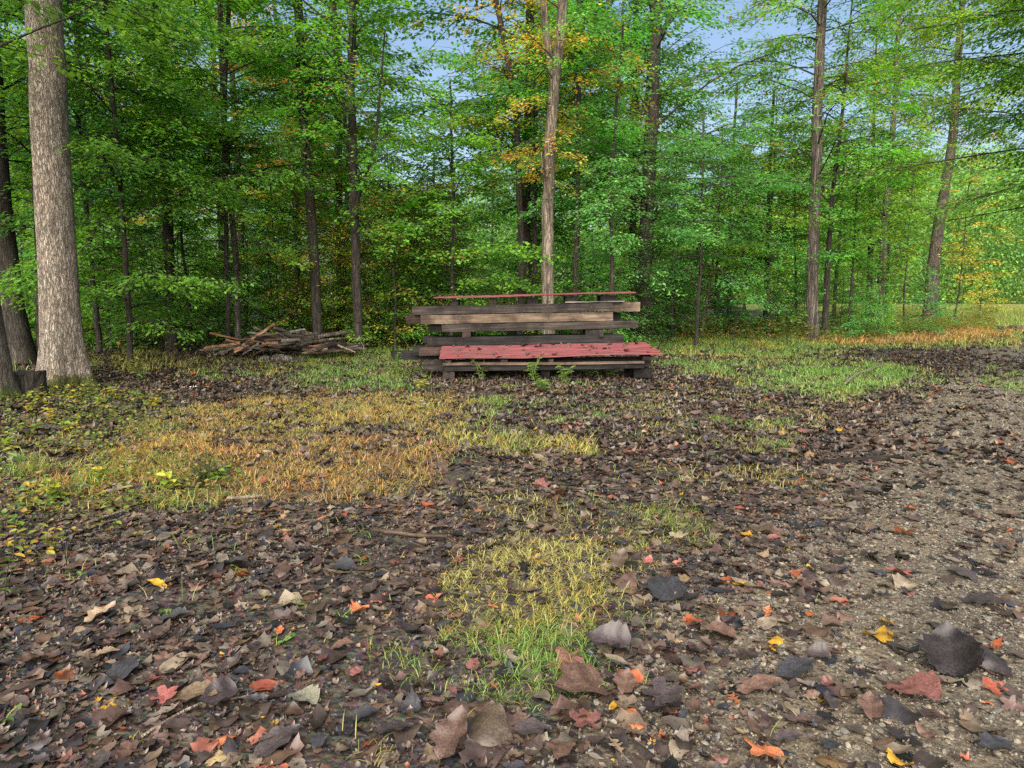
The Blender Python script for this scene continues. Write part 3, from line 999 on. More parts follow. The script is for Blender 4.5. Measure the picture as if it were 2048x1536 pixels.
def tree(name, label, cat, group, base, pts, r0, r1, bark, seed, crown=None, sides=14, flare=0.5, forks=None, bumpy=0.03, wob=0.02, extra_crowns=()):
    """base: (x,y,z). pts: local trunk polyline. crown: dict for make_crown (z range local)"""
    r = np.random.default_rng(seed)
    root = empty(name, base, label, cat, group)
    path = trunk_path(r, pts, 34, wob)
    h = path[-1, 2]
    t = (path[:, 2] - path[0, 2]) / (h - path[0, 2])
    rad = r0 + (r1 - r0) * t ** 0.9
    hh = path[:, 2] - path[0, 2]
    fl = flare * np.exp(-np.maximum(hh - 0.05, 0) / (r0 * 1.3))
    # extra rings near the base
    zz = np.concatenate([np.linspace(path[0, 2], path[0, 2] + 0.9, 10), path[3:, 2][path[3:, 2] > path[0, 2] + 1.0]])
    pth = np.stack([np.interp(zz, path[:, 2], path[:, 0]), np.interp(zz, path[:, 2], path[:, 1]), zz], -1)
    rd = np.interp(zz, path[:, 2], rad); fl = flare * np.exp(-np.maximum(zz - zz[0] - 0.03, 0) / (r0 * 1.5 + 0.05))
    tm = Mesh(); tm.add(*tube(pth, rd, sides, fl, seed, bumpy))
    for fk in (forks or []):
        fp = trunk_path(r, fk[0], 14, wob * 0.6)
        tm.add(*tube(fp, np.linspace(fk[1], fk[2], len(fp)), max(6, sides - 4), None, seed + 3, bumpy))
    tm.build('trunk', M[bark], root)
    cs = ([crown] if crown else []) + list(extra_crowns)
    if cs:
        B = Mesh(); Vs, Qs, Cs = [], [], []; o = 0
        for c in cs:
            c = dict(c); cpath = c.pop('path', path)
            bm_, V, Q, C = make_crown(r, np.asarray(cpath, float), origin=np.array(base), **c)
            for v, q in zip(bm_.V, bm_.Q): pass
            B.V += bm_.V; B.Q += [q + B.n for q in bm_.Q]; B.n += bm_.n
            Vs.append(V); Qs.append(Q + o); Cs.append(C); o += len(V)
        B.build('branches', M['bark_dark'], root)
        me = np_mesh('crown', np.concatenate(Vs), [np.concatenate(Qs)], np.concatenate(Cs))
        link('crown', me, M['leaf'], root)
        LEAFCOUNT[0] += len(me.polygons)
    return root


def at(px, py):
    """ground point seen at that pixel"""
    return G(px, py)


def on_ground(px, Y):
    x = (px - 1024) / FPX * (Y * cp + (CAMH) * sp_)
    return (float(x), float(Y), float(hz(x, Y)))


def lean_pts(px0, Y, tops, zmax):
    """local polyline so that the trunk passes the pixels tops [(px,py),..] at distance Y"""
    b = on_ground(px0, Y)
    pts = [(0, 0, -0.15)]
    for px, py in tops:
        p = P(px, py, Y)
        pts.append((p.x - b[0], 0, p.z - b[2]))
    (x1, _, z1), (x2, _, z2) = pts[-2], pts[-1]
    k = (x2 - x1) / (z2 - z1)
    if zmax > z2:
        pts.append((x2 + 0.6 * k * (zmax - z2), 0, zmax))
    return b, pts


# --- the big pale trunk on the left and its neighbours
b, p = lean_pts(132, 11.3, [(118, 620), (107, 400), (97, 200), (92, 0)], 15)
tree('tree', 'massive straight tree with pale grey furrowed bark and mossy flared base, at left', 'tree', None, b, p, 0.285, 0.19, 'bark_pale', 1,
     dict(z0=8.5, z1=14, spread=3.2, nprim=16, leaf=0.11, pal='green'), sides=48, flare=0.75, bumpy=0.025)
b, p = lean_pts(0, 9.6, [(-30, 640), (-60, 400), (-85, 0)], 12)
tree('tree', 'grey trunk cut off by the left picture edge, beside the massive pale trunk', 'tree', None, b, p, 0.20, 0.13, 'bark_grey', 2,
     dict(z0=4.2, z1=10, spread=3.0, nprim=20, leaf=0.10, pal='green', six=True), sides=24, flare=0.6)
b, p = lean_pts(48, 13.6, [(22, 600), (0, 400), (-18, 200), (-30, 0)], 13)
tree('tree', 'dark broad trunk standing behind and left of the massive pale trunk', 'tree', None, b, p, 0.23, 0.15, 'bark_dark', 3,
     dict(z0=2.4, z1=11, spread=3.4, nprim=36, leaf=0.11, pal='deep'), sides=18, flare=0.3)
b, p = lean_pts(82, 13.8, [(80, 560), (76, 400), (70, 0)], 12)
tree('tree', 'thin nearly black trunk seen between the dark broad trunk and the massive pale trunk', 'tree', None, b, p, 0.09, 0.06, 'bark_dark', 4,
     dict(z0=2.0, z1=10, spread=2.4, nprim=30, leaf=0.11, pal='deep'), sides=10)
# --- left wood edge
GL = 'trees along the left edge of the clearing'
b, p = lean_pts(345, 17.5, [(338, 560), (335, 400), (322, 120), (318, 0)], 14)
tree('tree', 'dark tree with paler upper trunk, first tall trunk right of the massive pale one', 'tree', GL, b, p, 0.13, 0.10, 'bark_dark', 5,
     dict(z0=1.6, z1=12, spread=3.0, nprim=46, leaf=0.10, pal='green', stray=0.04, stray_pal='autumn'))
b, p = lean_pts(458, 18.0, [(452, 500), (446, 250), (452, 60), (456, 0)], 12)
tree('tree', 'very thin dark tree rising left of the board pile behind the foliage', 'tree', GL, b, p, 0.06, 0.045, 'bark_dark', 6,
     dict(z0=2.2, z1=11, spread=2.3, nprim=34, leaf=0.10, pal='blue'))
b, p = lean_pts(478, 18.6, [(472, 500), (466, 380), (455, 150), (450, 0)], 12)
tree('tree', 'thin grey tree directly behind the left half of the board pile', 'tree', GL, b, p, 0.085, 0.06, 'bark_grey', 7,
     dict(z0=3.0, z1=11, spread=2.6, nprim=34, leaf=0.10, pal='green'))
b, p = lean_pts(641, 18.5, [(630, 520), (618, 360), (608, 180), (602, 0)], 14)
tree('tree', 'slim dark tree leaning left, trunk rising behind the right part of the board pile', 'tree', GL, b, p, 0.13, 0.10, 'bark_dark', 8,
     dict(z0=3.6, z1=13, spread=2.8, nprim=40, leaf=0.10, pal='green', stray=0.10, stray_pal='rust'))
b, p = lean_pts(718, 18.2, [(712, 480), (708, 330), (704, 160), (712, 0)], 13)
tree('maple_tree', 'slim dark maple with bright green layered branches, just right of the board pile', 'tree', GL, b, p, 0.12, 0.08, 'bark_dark', 9,
     dict(z0=2.9, z1=11.5, spread=3.0, nprim=52, leaf=0.10, pal='green', width=0.8, rise=0.7, droop=0.5),
     forks=[([(-0.04, 0, 4.2), (-0.25, 0.1, 6.5), (-0.5, 0.2, 10)], 0.05, 0.02), ([(-0.04, 0, 3.6), (0.55, 0.1, 5.2), (0.8, 0.2, 8)], 0.05, 0.02)])
# understorey in front, spreading from the left (layered beech like sprays)
b = on_ground(262, 14.2)
tree('young_beech', 'young beech with wide flat layers of bright green leaves right of the massive pale trunk', 'tree', None, b, [(0, 0, -0.1), (0.1, 0, 3), (0.0, 0, 8.5)], 0.06, 0.025, 'bark_dark', 10,
     dict(z0=0.9, z1=8.2, spread=2.9, nprim=52, leaf=0.085, pal='green', rise=0.15, droop=0.30, six=True, dens=1.15, profile='flat'))
b = on_ground(385, 18.4)
tree('young_beech', 'young beech with drooping blue green sprays behind the left end of the board pile', 'tree', None, b, [(0, 0, -0.1), (-0.1, 0, 3), (0.0, 0, 6)], 0.05, 0.02, 'bark_dark', 11,
     dict(z0=0.7, z1=5.6, spread=2.2, nprim=40, leaf=0.08, pal='blue', rise=0.15, droop=0.30, dens=1.1, profile='flat'))
b = on_ground(200, 16.5)
tree('young_beech', 'lime green young beech high above the sprays right of the massive pale trunk', 'tree', None, b, [(0, 0, -0.1), (-0.1, 0, 5), (0.3, 0, 10)], 0.07, 0.03, 'bark_dark', 12,
     dict(z0=2.4, z1=9.6, spread=2.9, nprim=46, leaf=0.09, pal='lime', rise=0.15, droop=0.30, dens=1.1))

# --- centre: the pale snag like tree behind the timber
b, p = lean_pts(1096, 16.5, [(1097, 500), (1099, 380), (1104, 250), (1112, 160), (1124, 60), (1130, 0)], 11)
fz = P(1112, 165, 16.5)
tree('tree', 'pale tan peeling trunk forking in two high above the timber stack', 'tree', None, b, p, 0.155, 0.10, 'bark_tan', 20,
     dict(z0=5.0, z1=10.5, spread=2.0, nprim=16, leaf=0.10, pal='autumn', stray=0.3, stray_pal='yellow'), sides=20, bumpy=0.06,
     extra_crowns=[dict(z0=3.9, z1=5.2, spread=0.9, nprim=9, leaf=0.09, pal='autumn', gaps=False, stray=0.2, stray_pal='rust'), dict(z0=5.6, z1=7.4, spread=1.1, nprim=12, leaf=0.09, pal='green', gaps=False, stray=0.3, stray_pal='autumn')],
     forks=[([(fz.x - b[0], 0, fz.z - b[2] - 0.25), (P(1094, 90, 16.5).x - b[0], 0, P(1094, 90, 16.5).z - b[2]), (P(1086, 0, 16.5).x - b[0], 0, P(1086, 0, 16.5).z - b[2]), (P(1080, -120, 16.5).x - b[0], 0, 10)], 0.10, 0.06),
            ([(-0.02, -0.05, 4.05), (-0.18, -0.2, 4.25), (-0.2, -0.2, 4.7)], 0.035, 0.015), ([(-0.1, -0.15, 4.1), (-0.02, -0.25, 4.35), (0.03, -0.25, 4.45)], 0.03, 0.02)])
b, p = lean_pts(1152, 19.5, [(1154, 480), (1160, 300), (1158, 150), (1162, 0)], 12)
tree('tree', 'thin straight dark tree immediately right of the forked tan trunk', 'tree', None, b, p, 0.075, 0.055, 'bark_dark', 21,
     dict(z0=4.0, z1=11, spread=2.3, nprim=34, leaf=0.10, pal='green'))
b, p = lean_pts(1286, 22.5, [(1289, 480), (1297, 300), (1302, 150), (1311, 0)], 15)
tree('tree', 'tall dark tree with thick trunk behind the right end of the timber stack', 'tree', None, b, p, 0.24, 0.17, 'bark_dark', 22,
     dict(z0=2.4, z1=14, spread=3.6, nprim=76, leaf=0.12, pal='blue', rise=0.6, droop=0.6, br=0.022),
     forks=[([(0.35, 0, 9.3), (0.9, 0, 10.6), (1.6, 0, 12.6)], 0.09, 0.05)])
b, p = lean_pts(1040, 20.5, [(1042, 480), (1035, 250), (1010, 100), (990, 0)], 12)
tree('tree', 'slim dark tree carrying rust and green foliage, left of the forked tan trunk', 'tree', None, b, p, 0.10, 0.07, 'bark_dark', 23,
     dict(z0=4.6, z1=11, spread=2.8, nprim=40, leaf=0.10, pal='autumn', stray=0.1, stray_pal='green'))
b, p = lean_pts(1066, 21.5, [(1070, 480), (1072, 250), (1068, 0)], 11)
tree('tree', 'thin black trunk close behind the left side of the forked tan trunk', 'tree', None, b, p, 0.08, 0.06, 'bark_dark', 24,
     dict(z0=3.4, z1=10, spread=2.4, nprim=36, leaf=0.11, pal='green'))
b = on_ground(1222, 17.6)
tree('young_beech', 'young beech with pale blue green sprays hanging over the right half of the timber stack', 'tree', None, b, [(0, 0, -0.1), (-0.1, 0, 4), (0.1, 0, 8.5)], 0.06, 0.025, 'bark_dark', 25,
     dict(z0=1.8, z1=8.2, spread=2.0, nprim=58, leaf=0.095, pal='blue', rise=0.45, droop=0.6, dens=1.2, width=0.5, br=0.012))
b = on_ground(900, 19.0)
tree('young_maple', 'rounded young maple of fresh green leaves behind the left end of the timber stack', 'tree', None, b, [(0, 0, -0.1), (0.1, 0, 3), (0.0, 0, 7)], 0.06, 0.025, 'bark_dark', 26,
     dict(z0=1.2, z1=6.6, spread=2.5, nprim=50, leaf=0.10, pal='green', width=0.8, rise=0.3, droop=0.4))
b = on_ground(1390, 20.0)
tree('young_beech', 'young beech with dark drooping layers right of the tall dark tree', 'tree', None, b, [(0, 0, -0.1), (0.1, 0, 3), (0.0, 0, 6.5)], 0.06, 0.025, 'bark_dark', 27,
     dict(z0=1.2, z1=6.2, spread=2.8, nprim=46, leaf=0.09, pal='deep', rise=0.15, droop=0.35, dens=1.0))

# --- right side
b, p = lean_pts(1626, 22.5, [(1628, 500), (1634, 330), (1638, 160), (1645, 0)], 14)
tree('shagbark_tree', 'tall grey shaggy barked tree standing at the edge of the right grass strip', 'tree', None, b, p, 0.185, 0.12, 'bark_shag', 30,
     dict(z0=4.6, z1=13.6, spread=3.4, nprim=66, leaf=0.12, pal='green', stray=0.14, stray_pal='autumn', dens=1.1, width=0.5), sides=18, bumpy=0.06, flare=0.3)
b, p = lean_pts(1648, 23.3, [(1652, 520), (1662, 380), (1672, 300)], 11)
tree('tree', 'slim dark tree growing close against the right side of the shaggy barked trunk', 'tree', None, b, p, 0.11, 0.02, 'bark_dark', 31,
     dict(z0=2.2, z1=10.8, spread=2.5, nprim=50, leaf=0.11, pal='green'))
b, p = lean_pts(1857, 32, [(1868, 520), (1885, 400), (1897, 330), (1908, 230), (1916, 100)], 17)
tree('tree', 'brown leaning trunk at the far right near the meadow opening', 'tree', None, b, p, 0.29, 0.08, 'bark_grey', 32,
     dict(z0=8.2, z1=16, spread=4.4, nprim=60, leaf=0.13, pal='lime', dens=1.1), sides=18, flare=0.25,
     forks=[([(0.95, 0, 5.3), (1.4, 0, 5.5), (2.0, 0, 6.1)], 0.08, 0.03)])
b, p = lean_pts(1757, 29, [(1766, 500), (1772, 400), (1790, 200), (1800, 0)], 17)
tree('tree', 'slim grey tree midway between the shaggy barked trunk and the leaning brown trunk', 'tree', None, b, p, 0.16, 0.05, 'bark_grey', 33,
     dict(z0=4.0, z1=16, spread=3.4, nprim=64, leaf=0.12, pal='lime', stray=0.1, stray_pal='yellow', dens=1.0))
b, p = lean_pts(1736, 31, [(1738, 520), (1740, 400)], 12)
tree('tree', 'short dark trunk just left of the slim grey tree on the right', 'tree', None, b, p, 0.16, 0.03, 'bark_dark', 34,
     dict(z0=2.8, z1=11.8, spread=3.0, nprim=50, leaf=0.13, pal='green'))
for i, (px, Y, tops, rr, lab, pal) in enumerate([
        (1402, 24, [(1412, 600), (1426, 515)], 0.07, 'thin tan sapling leaning right in front of the bright gap', 'green'),
        (1431, 25, [(1432, 560), (1434, 500)], 0.045, 'very thin straight dark sapling beside the leaning tan sapling', 'green'),
        (1538, 24, [(1539, 560), (1541, 470)], 0.075, 'dark straight sapling left of the shaggy barked trunk', 'blue'),
        (1468, 23, [(1475, 600), (1480, 540)], 0.03, 'spindly sapling with yellow green leaves between the dark saplings', 'lime'),
        (1345, 23, [(1346, 600), (1348, 500)], 0.04, 'thin sapling right behind the tall dark tree by the timber stack', 'deep'),
        (1590, 26, [(1592, 600), (1588, 500)], 0.05, 'thin sapling close left behind the shaggy barked trunk', 'green'),
        (1810, 27, [(1806, 600), (1815, 480)], 0.04, 'small sapling with yellowing leaves left of the leaning brown trunk', 'lime'),
        (1697, 24, [(1700, 600), (1706, 500)], 0.05, 'bushy sapling just right of the shaggy barked trunk', 'green'),
        (1905, 30, [(1915, 600), (1925, 520)], 0.04, 'yellow leaved sapling right of the leaning brown trunk', 'yellow')]):
    b, p = lean_pts(px, Y, tops, 6.0 + (i % 3))
    tree('sapling', lab, 'sapling', 'saplings along the right wood edge', b, p, rr, 0.012, 'bark_dark' if i else 'bark_tan', 60 + i,
         dict(z0=1.3, z1=5.9 + (i % 3), spread=1.9, nprim=34, leaf=0.11, pal=pal, rise=0.2, droop=0.4, dens=0.9), sides=8)
# near tree just outside the right edge whose limbs hang into the picture
b = on_ground(2330, 12.0)
tree('tree', 'near tree outside the right edge whose long dark limbs hang over the track', 'tree', None, b, [(0, 0, -0.1), (0.1, 0, 4), (0.0, 0, 10)], 0.2, 0.12, 'bark_grey', 40,
     dict(z0=3.0, z1=7.8, spread=4.9, nprim=34, leaf=0.085, pal='green', rise=0.25, droop=0.22, az=(PI - 0.9, PI + 0.75), six=True, dens=1.1, profile='flat', width=0.5, br=0.02),
     sides=18, extra_crowns=[dict(z0=6, z1=9.5, spread=2.6, nprim=14, leaf=0.09, pal='green', six=True)])
# rust coloured tree behind the left edge
b = on_ground(600, 25)
tree('tree', 'rust and orange leaved tree showing through the green behind the leaning slim trunk', 'tree', None, b, [(0, 0, -0.1), (0.1, 0, 5), (-0.5, 0, 12)], 0.10, 0.05, 'bark_dark', 41,
     dict(z0=2.5, z1=11, spread=2.6, nprim=44, leaf=0.13, pal='rust', stray=0.3, stray_pal='green'))
for i, (px, Y) in enumerate([(600, 19.5), (690, 20.5), (790, 19), (850, 21), (760, 22.5), (560, 21)]):
    b = on_ground(px, Y)
    tree('sapling', ['short yellow leaved sapling behind the right end of the board pile', 'yellow and green sapling behind the slim maple', 'yellow leaved sapling midway between the slim maple and the timber stack',
                     'yellow green sapling behind the left end of the timber stack', 'tall yellow sapling deeper in the wood right of the slim maple', 'yellow and orange sapling behind the middle of the board pile'][i],
         'sapling', 'yellow leaved saplings behind the board pile', b, [(0, 0, -0.1), (0.05, 0, 2), (-0.1, 0, 4.6 + 0.6 * (i % 3))], 0.03, 0.012, 'bark_dark', 80 + i,
         dict(z0=0.3, z1=4.4 + 0.6 * (i % 3), spread=1.5, nprim=40, leaf=0.085, pal='yellow', stray=0.35, stray_pal='green', width=0.75, dens=0.75, gaps=False), sides=7)

# --- the wood behind: prototypes, then copies that share their meshes
protos = []
for i, (pal, h, z0, spr) in enumerate([('green', 15, 3.0, 3.8), ('lime', 14, 2.5, 3.6), ('deep', 15, 2.0, 4.0), ('blue', 13, 1.5, 3.6), ('autumn', 14, 4.5, 3.3)]):
    t_ = tree('forest_tree', 'dark forest tree', 'tree', 'trees deep in the wood', (0, 0, 0), [(0, 0, -0.3), (0.15 * (-1) ** i, 0, h * 0.5), (0, 0, h)], 0.16, 0.07, 'bark_dark', 100 + i,
              dict(z0=z0, z1=h - 0.4, spread=spr, nprim=40, leaf=0.17, pal=pal, gaps=False, dens=0.9, stray=0.06, stray_pal='yellow'), sides=9)
    protos.append(t_)
shr = []
for i, (pal, h, spr) in enumerate([('green', 3.2, 1.7), ('deep', 3.8, 2.0), ('lime', 2.6, 1.5), ('blue', 3.4, 1.8), ('yellow', 2.8, 1.5)]):
    t_ = tree('shrub', 'bushy shrub', 'shrub', 'shrubs along the wood edge', (0, 0, 0), [(0, 0, -0.1), (0.05, 0, h * 0.5), (0, 0, h)], 0.03, 0.01, 'bark_dark', 120 + i,
              dict(z0=0.15, z1=h * 0.97, spread=spr, nprim=34, leaf=0.105, pal=pal, gaps=False, dens=0.85, rise=0.4, droop=0.5, stray=0.05, stray_pal='yellow', profile='cone'), sides=6)
    shr.append(t_)
rr_ = random.Random(4)
used = set()
KINDN = ['mid green forest tree', 'yellow green forest tree', 'dark leaved forest tree', 'blue green forest tree', 'autumn coloured forest tree']


def side_word(px):
    for lim, s in ((260, 'behind the massive pale trunk'), (560, 'behind the left edge of the clearing'), (860, 'behind the board pile and slim maple'), (1180, 'behind the timber stack'),
                   (1500, 'behind the tall dark tree'), (1800, 'behind the shaggy barked tree')):
        if px < lim: return s
    return 'beyond the leaning brown trunk'


def place(protolist, k, px, Y, sc, label, group):
    loc = on_ground(px, Y)
    o = protolist[k]
    if (id(protolist), k) in used:
        o = copy_tree(o, loc, rr_.uniform(0, 2 * PI), sc, label, group)
    else:
        used.add((id(protolist), k))
        o.location = loc; o.rotation_euler = (0, 0, rr_.uniform(0, 2 * PI)); o.scale = (sc,) * 3
        o['label'] = label
    return o


spots = []
for row, (Y, step) in enumerate(((24, 210), (30, 200), (39, 230), (50, 220))):
    px = -180 + row * 37
    while px < 2250:
        spots.append((px + rr_.uniform(-45, 45), Y + rr_.uniform(-2.2, 2.2)))
        px += step
for px, Y in spots:
    lim = 1330
    if px > lim:
        # lighter, lower growth on the right so that the sky shows
        if px > 1780 and Y < 60: continue
        k = rr_.choice([0, 1, 1, 3]); sc = rr_.uniform(0.42, 0.66) * (Y / 30) ** 0.5
        if Y < 25: continue
    else:
        k = rr_.choice([0, 0, 1, 2, 2, 3, 4]); sc = rr_.uniform(0.8, 1.1)
        if 730 < px < 1010: sc *= 0.42 + 0.1 * (Y / 40)
    place(protos, k, px, Y, sc, KINDN[k] + ', ' + side_word(px), 'trees deep in the wood')
SHN = ['mid green bushy shrub', 'dark green bushy shrub', 'lime green bushy shrub', 'blue green bushy shrub', 'yellow leaved bushy shrub']
for Y, step, ks in ((17.5, 80, (0, 2, 0, 3)), (20.5, 70, (0, 2, 0, 3, 2)), (24, 62, (1, 0, 2, 3, 2)), (28, 85, (0, 2, 2)), (33, 80, (2, 0, 4, 2))):
    px = -120 + Y * 3
    while px < 1340:
        if not (Y < 18 and (380 < px < 760)) and not (Y < 19 and px > 800):
            k = rr_.choice(ks)
            x_ = px + rr_.uniform(-35, 35)
            place(shr, k, x_, Y + rr_.uniform(-0.8, 0.8), rr_.uniform(0.75, 1.15), SHN[k] + ', ' + side_word(x_), 'shrubs along the wood edge')
        px += step
for px in range(1360, 1900, 60):
    for Y in (25, 30):
        k = rr_.choice((0, 1, 2, 2, 3))
        x_ = px + rr_.uniform(-25, 25)
        if x_ > 1800 and Y > 27: continue
        place(shr, k, x_, Y + rr_.uniform(-1, 1), rr_.uniform(0.5, 0.8), SHN[k] + ', ' + side_word(x_), 'shrubs along the wood edge')
place(shr, 3, 1730, 22.8, 0.55, 'glossy blue green shrub at the foot of the shaggy barked tree', 'shrubs along the wood edge')
place(shr, 4, 1960, 44, 0.9, 'yellow leaved shrub beside the meadow opening', 'shrubs along the wood edge')

# far wood: one mass of foliage beyond the trees and up the hillside
r = np.random.default_rng(77)
n = 270000
ang = r.uniform(-0.85, 0.95, n)
Yf = r.uniform(60, 78, n)
xf = Yf * ang
pxf = 1024 + FPX * ang
top = np.interp(pxf, [-200, 300, 700, 850, 1000, 1150, 1330, 1420, 1550, 1750, 1850, 2100, 2400], [17, 17, 15, 9, 13, 15, 11, 5.0, 5.0, 9, 9, 12, 14])
top = top * (0.75 + 0.45 * vnoise(xf * 0.18, Yf * 0.0, 70)) * (0.85 + 0.3 * vnoise(xf * 0.6, Yf * 0.3, 71))
zf = hz(xf, Yf) + top * r.random(n) ** 0.8
q = r.standard_normal((n, 3)); q /= np.linalg.norm(q, axis=1)[:, None]
pos = np.stack([xf, Yf, zf], -1)
cl = vnoise(xf * 0.5, zf * 0.5 + Yf * 0.3, 72)
pl = np.array(PAL['green'] + PAL['deep'] + PAL['blue'])
col = pl[np.clip((cl * len(pl) + 1.5 * r.standard_normal(n)).astype(int), 0, len(pl) - 1)] * r.uniform(0.7, 1.2, (n, 1))
keep = np.ones(n, bool)
pos = pos[keep]; q = q[keep]; col = col[keep]; keep = np.ones(len(pos), bool); szs = r.uniform(0.16, 0.34, len(pos))
n2 = 150000
y2 = r.uniform(78, 210, n2); x2 = y2 * r.uniform(-0.2, 1.0, n2)
z2 = hz(x2, y2) + (4 + 7 * vnoise(x2 * 0.16, y2 * 0.16, 73)) * (0.4 + 0.6 * r.random(n2) ** 0.5)
p2 = np.stack([x2, y2, z2], -1); q2 = r.standard_normal((n2, 3)); q2 /= np.linalg.norm(q2, axis=1)[:, None]
c2 = pl[np.clip((vnoise(x2 * 0.12, y2 * 0.12, 74) * len(pl) + 1.5 * r.standard_normal(n2)).astype(int), 0, len(pl) - 1)]
pos = np.concatenate([pos, p2]); q = np.concatenate([q, q2]); col = np.concatenate([col, c2]); szs = np.concatenate([szs, r.uniform(0.4, 0.8, n2)]); keep = np.ones(len(pos), bool)
V, Q, C = leaves_mesh(pos[keep], q[keep], np.array([[0, 0, 1.0]]) + 0.4 * r.standard_normal((keep.sum(), 3)), szs, 0.7, col[keep], False)
me = np_mesh('far_wood', V, [Q], C)
tag(link('far_wood', me, M['leaf_far']), 'far mass of green forest closing the view behind the trees and the meadow', 'forest', kind='stuff')
print('hero leaves', LEAFCOUNT[0])

# ------------------------------------------------------------------ timber stack
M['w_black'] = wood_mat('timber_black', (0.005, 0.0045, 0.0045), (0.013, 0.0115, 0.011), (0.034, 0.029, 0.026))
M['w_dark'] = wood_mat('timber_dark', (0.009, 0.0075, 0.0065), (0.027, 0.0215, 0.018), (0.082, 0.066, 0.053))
M['w_brown'] = wood_mat('timber_brown', (0.027, 0.019, 0.013), (0.088, 0.062, 0.043), (0.185, 0.14, 0.10))
M['w_red'] = wood_mat('timber_redbrown', (0.016, 0.010, 0.008), (0.042, 0.026, 0.021), (0.085, 0.055, 0.045))
M['w_tan'] = wood_mat('timber_tan', (0.07, 0.05, 0.032), (0.15, 0.115, 0.08), (0.26, 0.21, 0.155))
M['w_orange'] = wood_mat('board_orange', (0.10, 0.05, 0.028), (0.24, 0.13, 0.07), (0.38, 0.245, 0.145))
M['w_grey'] = wood_mat('board_grey', (0.035, 0.032, 0.028), (0.11, 0.10, 0.088), (0.24, 0.22, 0.19))
M['w_slab'] = bark_mat('slab_bark', (0.012, 0.010, 0.008), (0.055, 0.045, 0.035), (0.20, 0.175, 0.135), 14, 14, 1.2)


def bevel_box(lx, ly, lz, bev=0.008, seed=0, rough=0.004, segs=9):
    """box with chamfered long edges along X, slightly uneven, closed ends"""
    r = np.random.default_rng(seed)
    hy, hz_ = ly / 2, lz / 2
    prof = [(-hy + bev, -hz_), (hy - bev, -hz_), (hy, -hz_ + bev), (hy, hz_ - bev), (hy - bev, hz_), (-hy + bev, hz_), (-hy, hz_ - bev), (-hy, -hz_ + bev)]
    prof = np.array(prof)
    xs = np.linspace(-lx / 2, lx / 2, segs)
    V = []
    for i, x in enumerate(xs):
        pr = prof + r.standard_normal(prof.shape) * rough * 0.5 + r.standard_normal((1, 2)) * rough
        V.append(np.column_stack([np.full(8, x) + r.standard_normal(8) * (rough if i in (0, segs - 1) else 0), pr]))
    V = np.concatenate(V)
    idx = np.arange(segs * 8).reshape(segs, 8); nx_ = np.roll(idx, -1, 1)
    Q = np.stack([idx[:-1], idx[1:], nx_[1:], nx_[:-1]], -1).reshape(-1, 4)
    E = np.array([idx[0], idx[-1][::-1]])
    return V, Q, E


def beam(name, p0, p1, ly, lz, mat, label, cat, group, seed, roll=0.0, rough=0.002, bev=0.0035):
    """p0,p1: centre points of both ends"""
    p0 = Vector(p0); p1 = Vector(p1)
    d = p1 - p0
    V, Q, E = bevel_box(d.length, ly, lz, bev, seed, rough)
    me = np_mesh(name, V, [Q, E])
    o = link(name, me, M[mat])
    o.location = (p0 + p1) / 2
    q = d.to_track_quat('X', 'Z')
    o.rotation_euler = (q @ Euler((roll, 0, 0)).to_quaternion()).to_euler()
    return tag(o, label, cat, group)


def zp(zx, zy):                 # pixel of the enlarged detail of the stack
    return zx / 3.2 + 740, zy / 3.2 + 540


TG = 'timbers of the big stack'


def tb(x0, x1, yl, yr, Y, mat, label, seed, h=0.15, dep=0.17):
    """timber whose front face spans the detail pixels, yl / yr = (top,bottom) at each end"""
    a0, a1 = P(*zp(x0, yl[0]), Y), P(*zp(x0, yl[1]), Y)
    b0, b1 = P(*zp(x1, yr[0]), Y), P(*zp(x1, yr[1]), Y)
    hh = ((a0 - a1).length + (b0 - b1).length) / 2
    off_ = Vector((0, dep / 2, 0))
    return beam('timber', (a0 + a1) / 2 + off_, (b0 + b1) / 2 + off_, dep, hh + 0.002, mat, label, 'timber', TG, seed)


F = 12.95
tb(270, 1555, (235, 287), (208, 262), F, 'w_dark', 'long dark timber at the top front of the stack, under the upper red sheet', 1)
tb(1240, 1728, (205, 262), (205, 265), F + 0.2, 'w_tan', 'pale sawn timber poking out at the top right of the stack', 2)
tb(300, 1500, (240, 287), (212, 262), F + 0.41, 'w_dark', 'dark timber at the back of the top layer of the stack', 3)
tb(325, 1555, (291, 346), (268, 325), F, 'w_brown', 'pale brown weathered timber, second from the top at the front', 4)
tb(230, 1300, (289, 342), (272, 325), F + 0.2, 'w_red', 'reddish dark timber poking out left of the pale brown timber', 5)
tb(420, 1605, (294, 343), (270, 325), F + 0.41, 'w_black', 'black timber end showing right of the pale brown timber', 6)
tb(460, 1712, (349, 400), (327, 370), F, 'w_dark', 'dark grey timber below the pale brown one, reaching to the right', 7)
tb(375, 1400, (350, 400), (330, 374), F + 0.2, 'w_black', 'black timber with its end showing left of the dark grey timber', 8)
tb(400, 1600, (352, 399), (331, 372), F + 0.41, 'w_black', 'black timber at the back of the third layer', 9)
tb(400, 1625, (433, 487), (413, 462), F, 'w_black', 'long black timber resting just above the lower red sheet', 10)
tb(365, 1450, (434, 486), (415, 462), F + 0.19, 'w_dark', 'dark timber poking out slightly left of the long black timber', 11)
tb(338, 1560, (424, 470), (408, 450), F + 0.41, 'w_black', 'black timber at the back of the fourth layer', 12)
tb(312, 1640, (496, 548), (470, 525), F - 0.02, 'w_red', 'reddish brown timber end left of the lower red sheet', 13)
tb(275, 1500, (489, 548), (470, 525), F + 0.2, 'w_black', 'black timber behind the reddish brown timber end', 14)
tb(132, 1300, (520, 577), (505, 560), F + 0.42, 'w_black', 'long black timber reaching furthest left of the stack', 15)
